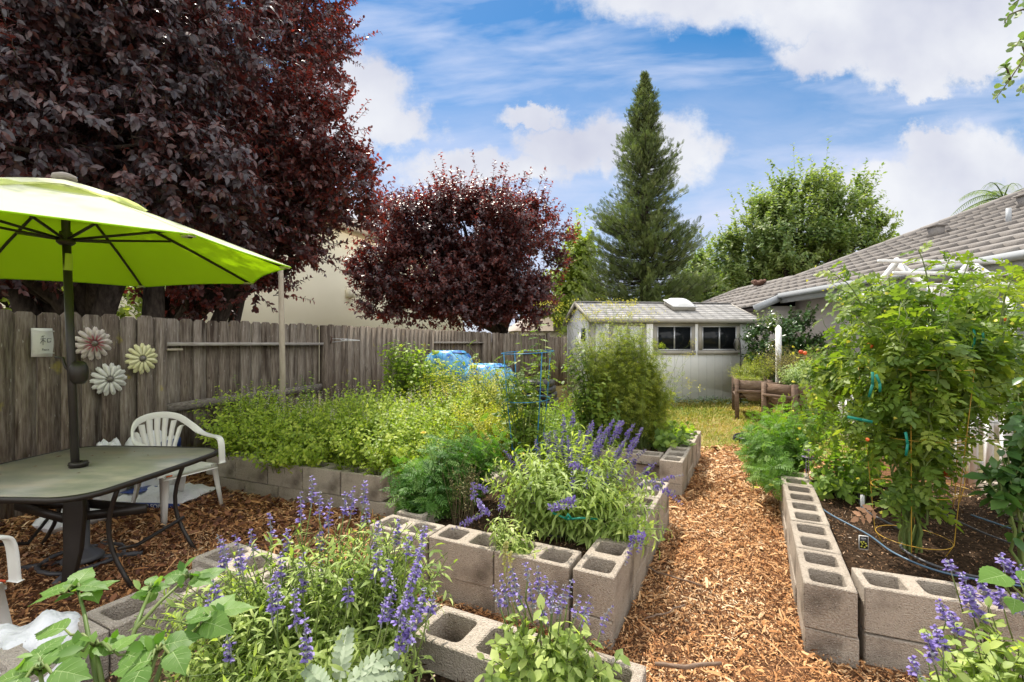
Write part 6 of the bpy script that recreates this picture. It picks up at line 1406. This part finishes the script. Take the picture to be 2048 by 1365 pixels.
tomato('sprawling tomato plant at the back of the right bed reaching over the arbor', (2.75,3.35), .235,
       [(2.55,3.3,1.30,.50,.35,.38),(2.9,3.4,1.2,.45,.4,.42),(2.2,3.2,1.15,.30,.30,.35),(3.1,3.3,1.55,.35,.3,.28),(2.5,3.3,1.72,.35,.3,.22),(2.3,3.5,.85,.4,.3,.3),(3.2,3.5,1.1,.4,.35,.35),(3.0,3.0,1.45,.35,.25,.35),(3.35,3.3,1.45,.35,.3,.35),(3.1,2.9,1.1,.3,.25,.3)], 165, 14, .145,
       [(at(1602,705,3.0),'red',.014),(at(2009,640,2.9),'red',.012)], 90)
P0 = [(2.1,2.55,1.2),(2.2,2.6,1.2),(2.3,2.6,1.3),(2.6,3.2,1.5),(2.3,3.2,1.4),(2.4,2.7,1.3),(2.9,3.2,1.6)]
P1 = [at(1660,600,2.5),at(1690,580,2.7),at(1905,510,2.7),at(1760,560,3.1),at(1720,545,3.1),at(1960,600,2.8),at(2030,560,2.9)]
P0 += [(1.95+.12*i, 2.6+.1*(i % 3), 1.45) for i in range(10)]; P1 += [np.array((1.75+.18*i+rng.normal()*.05, 2.6+.1*(i % 3), 1.72+.16*rng.random())) for i in range(10)]
plant('tomato_shoots', 'long young tomato shoots sticking up above the big plants in front of the roof', 'tomato plant', np.array(P0), np.array(P1), 14, .11, 'tom', 'tomato', r=.005, t0=.3, lift=.3)
branching('pepper_plant', 'dark leaved pepper plant with bare lower stems at the right edge', 'pepper plant', (2.32,2.16), .235, 5, [(2.32,2.15,.86,.20,.16,.20),(2.42,2.1,1.05,.22,.15,.25),(2.22,2.15,.74,.12,.12,.12)], 60, 13, .085, 'oval', 'pepper', r=.008, zb=.6, droop=.7)
o = empty('reddish_leaf', (0,0,0), 0, 'single fading red and green tomato leaf hanging low left of the yellow cage', 'leaf')
b = MB(); tv = TP['tom']; b.many(place(tv, at(1755,1015,2.5)[None], np.array([(-.9,-.2,-.35)]), np.array([(0,-.8,.6)]), .12), tv[1], np.array([1.])); b.build('leaf', M['litter'], o)
for (px0, py0, px1, py1, Y, lab) in [(1745,745,1738,795,2.35,'green tie ribbon hanging on the near left side of the big tomato'), (1752,750,1760,785,2.36,'second tail of the green tie ribbon on the near left side'), (1947,655,1945,700,2.6,'green tie ribbon near the arbor at the upper right'), (1965,665,1962,690,2.6,'short green ribbon loop next to the arbor'), (1811,865,1812,912,2.4,'green tie strip low in the middle of the tomato plant'), (1695,835,1745,845,2.4,'green tie stretched sideways at the lower left of the tomato plant')]:
    b = MB(); a, c = at(px0, py0, Y-.12), at(px1, py1, Y-.12); b.bar(a, (a+c)/2+np.array((.004,-.006,0)), .013, .002, up=(0,1,0)); b.bar((a+c)/2+np.array((.004,-.006,0)), c, .013, .002, up=(0,1,0)); tag(b.build('tie_ribbon', M['tie']), lab, 'plant tie', 'green ties on the tomato plants')
# planter herbs, dark shrub, weeds
bushy('planter_herb', 'wispy olive herb trailing over the planter nearest the shed', 'herb', (4.3,8.55), .2, .35, .66, [(4.25,8.6,.82,.35,.45,.20),(4.05,8.3,.62,.14,.3,.22),(4.1,8.1,.5,.1,.12,.2),(4.5,8.7,.95,.3,.3,.25)], 330, 24, .055, 'narrow', 'fennel', r=.003, stem='woodstem')
bushy('planter_herb', 'grey green sage bush in the planter nearest the path', 'herb', (4.65,7.6), .35, .18, .66, [(4.62,7.6,.86,.42,.25,.20),(4.9,7.7,.92,.3,.25,.18)], 260, 20, .075, 'lance', 'sage', r=.003)
bushy('planter_herb', 'brownish dry herb rising behind the sage in the rear planter', 'herb', (5.2,8.5), .5, .25, .66, [(5.05,8.6,1.0,.5,.3,.22),(5.6,8.6,1.05,.5,.3,.25),(4.9,8.9,1.1,.4,.3,.3)], 330, 22, .045, 'narrow', 'dryherb', r=.003, stem='woodstem')
o = empty('dark_shrub', (0,0,0), 0, 'dark glossy round shrub between the shed and the house wall', 'shrub'); lf, tw = MB(), MB()
crown('s', lf, tw, [(5.55,10.0,1.25,.50,.45,.62),(6.05,10.0,1.3,.45,.4,.55),(5.3,9.9,1.0,.3,.35,.5)], 520, 11, .22, .085, 'oval', sub=16, up=.4); cr = lf.build('foliage', M['citrus'], o); tw.build('twig', M['bark'], cr)
b = MB(); b.tube([(5.6,10.0,0),(5.65,10,.8)], [.05,.03], 8); b.build('trunk', M['bark'], o)
lf, tw = MB(), MB(); n = 10; P = np.stack([rng.uniform(5.2,5.5,n), rng.uniform(9.7,10,n), np.full(n, 1.5)], 1); Tq = P+np.stack([rng.normal(size=n)*.15-.1, rng.normal(size=n)*.05, .35+.25*rng.random(n)], 1); Pq = paths_of(P, Tq, .1, 5); tubes(tw, Pq, .006, .003, 4); leaves_on(lf, Pq, 12, .10, 'oval'); sh = lf.build('new_shoots', M['lime'], o); sh['kind'] = 'stuff'; tw.build('stem', M['stem'], o)
lf = MB(); n = 150; P = np.stack([rng.uniform(2.6,5.0,n), rng.normal(size=n)*.25+10.35, np.zeros(n)], 1); Pq = paths_of(P, P+np.stack([rng.normal(size=n)*.05, rng.normal(size=n)*.05, .05+.12*rng.random(n)], 1), .1, 4); leaves_on(lf, Pq, 8, .06, 'oval'); tag(lf.build('weeds', M['silver']), kind='stuff')
lf = MB(); n = 700; P = np.stack([rng.uniform(1.5,5.0,n), rng.uniform(5.6,9.9,n), np.zeros(n)], 1); P = P[inside(P, LAWN)]; n = len(P); Pq = paths_of(P, P+np.stack([rng.normal(size=n)*.04, rng.normal(size=n)*.04, .03+.08*rng.random(n)], 1), .1, 4); leaves_on(lf, Pq, 7, .045, 'narrow'); tag(lf.build('lawn_weeds', M['herb']), kind='stuff')
# scattered dead leaves on the tabletop
b = MB(); n = 13; P = np.stack([TC[0]+rng.uniform(-.5,.3,n), TC[1]+rng.uniform(-.3,.45,n), np.full(n, TZ+.006)], 1); a = rng.random(n)*6.28; b.many(place(TP['simple'], P, np.stack([np.cos(a), np.sin(a), np.zeros(n)], 1), np.tile((0,0,1.), (n,1)), .012+.03*rng.random(n)), TP['simple'][1], rng.random(n)); tag(b.build('leaf_debris', M['litter']), kind='stuff')
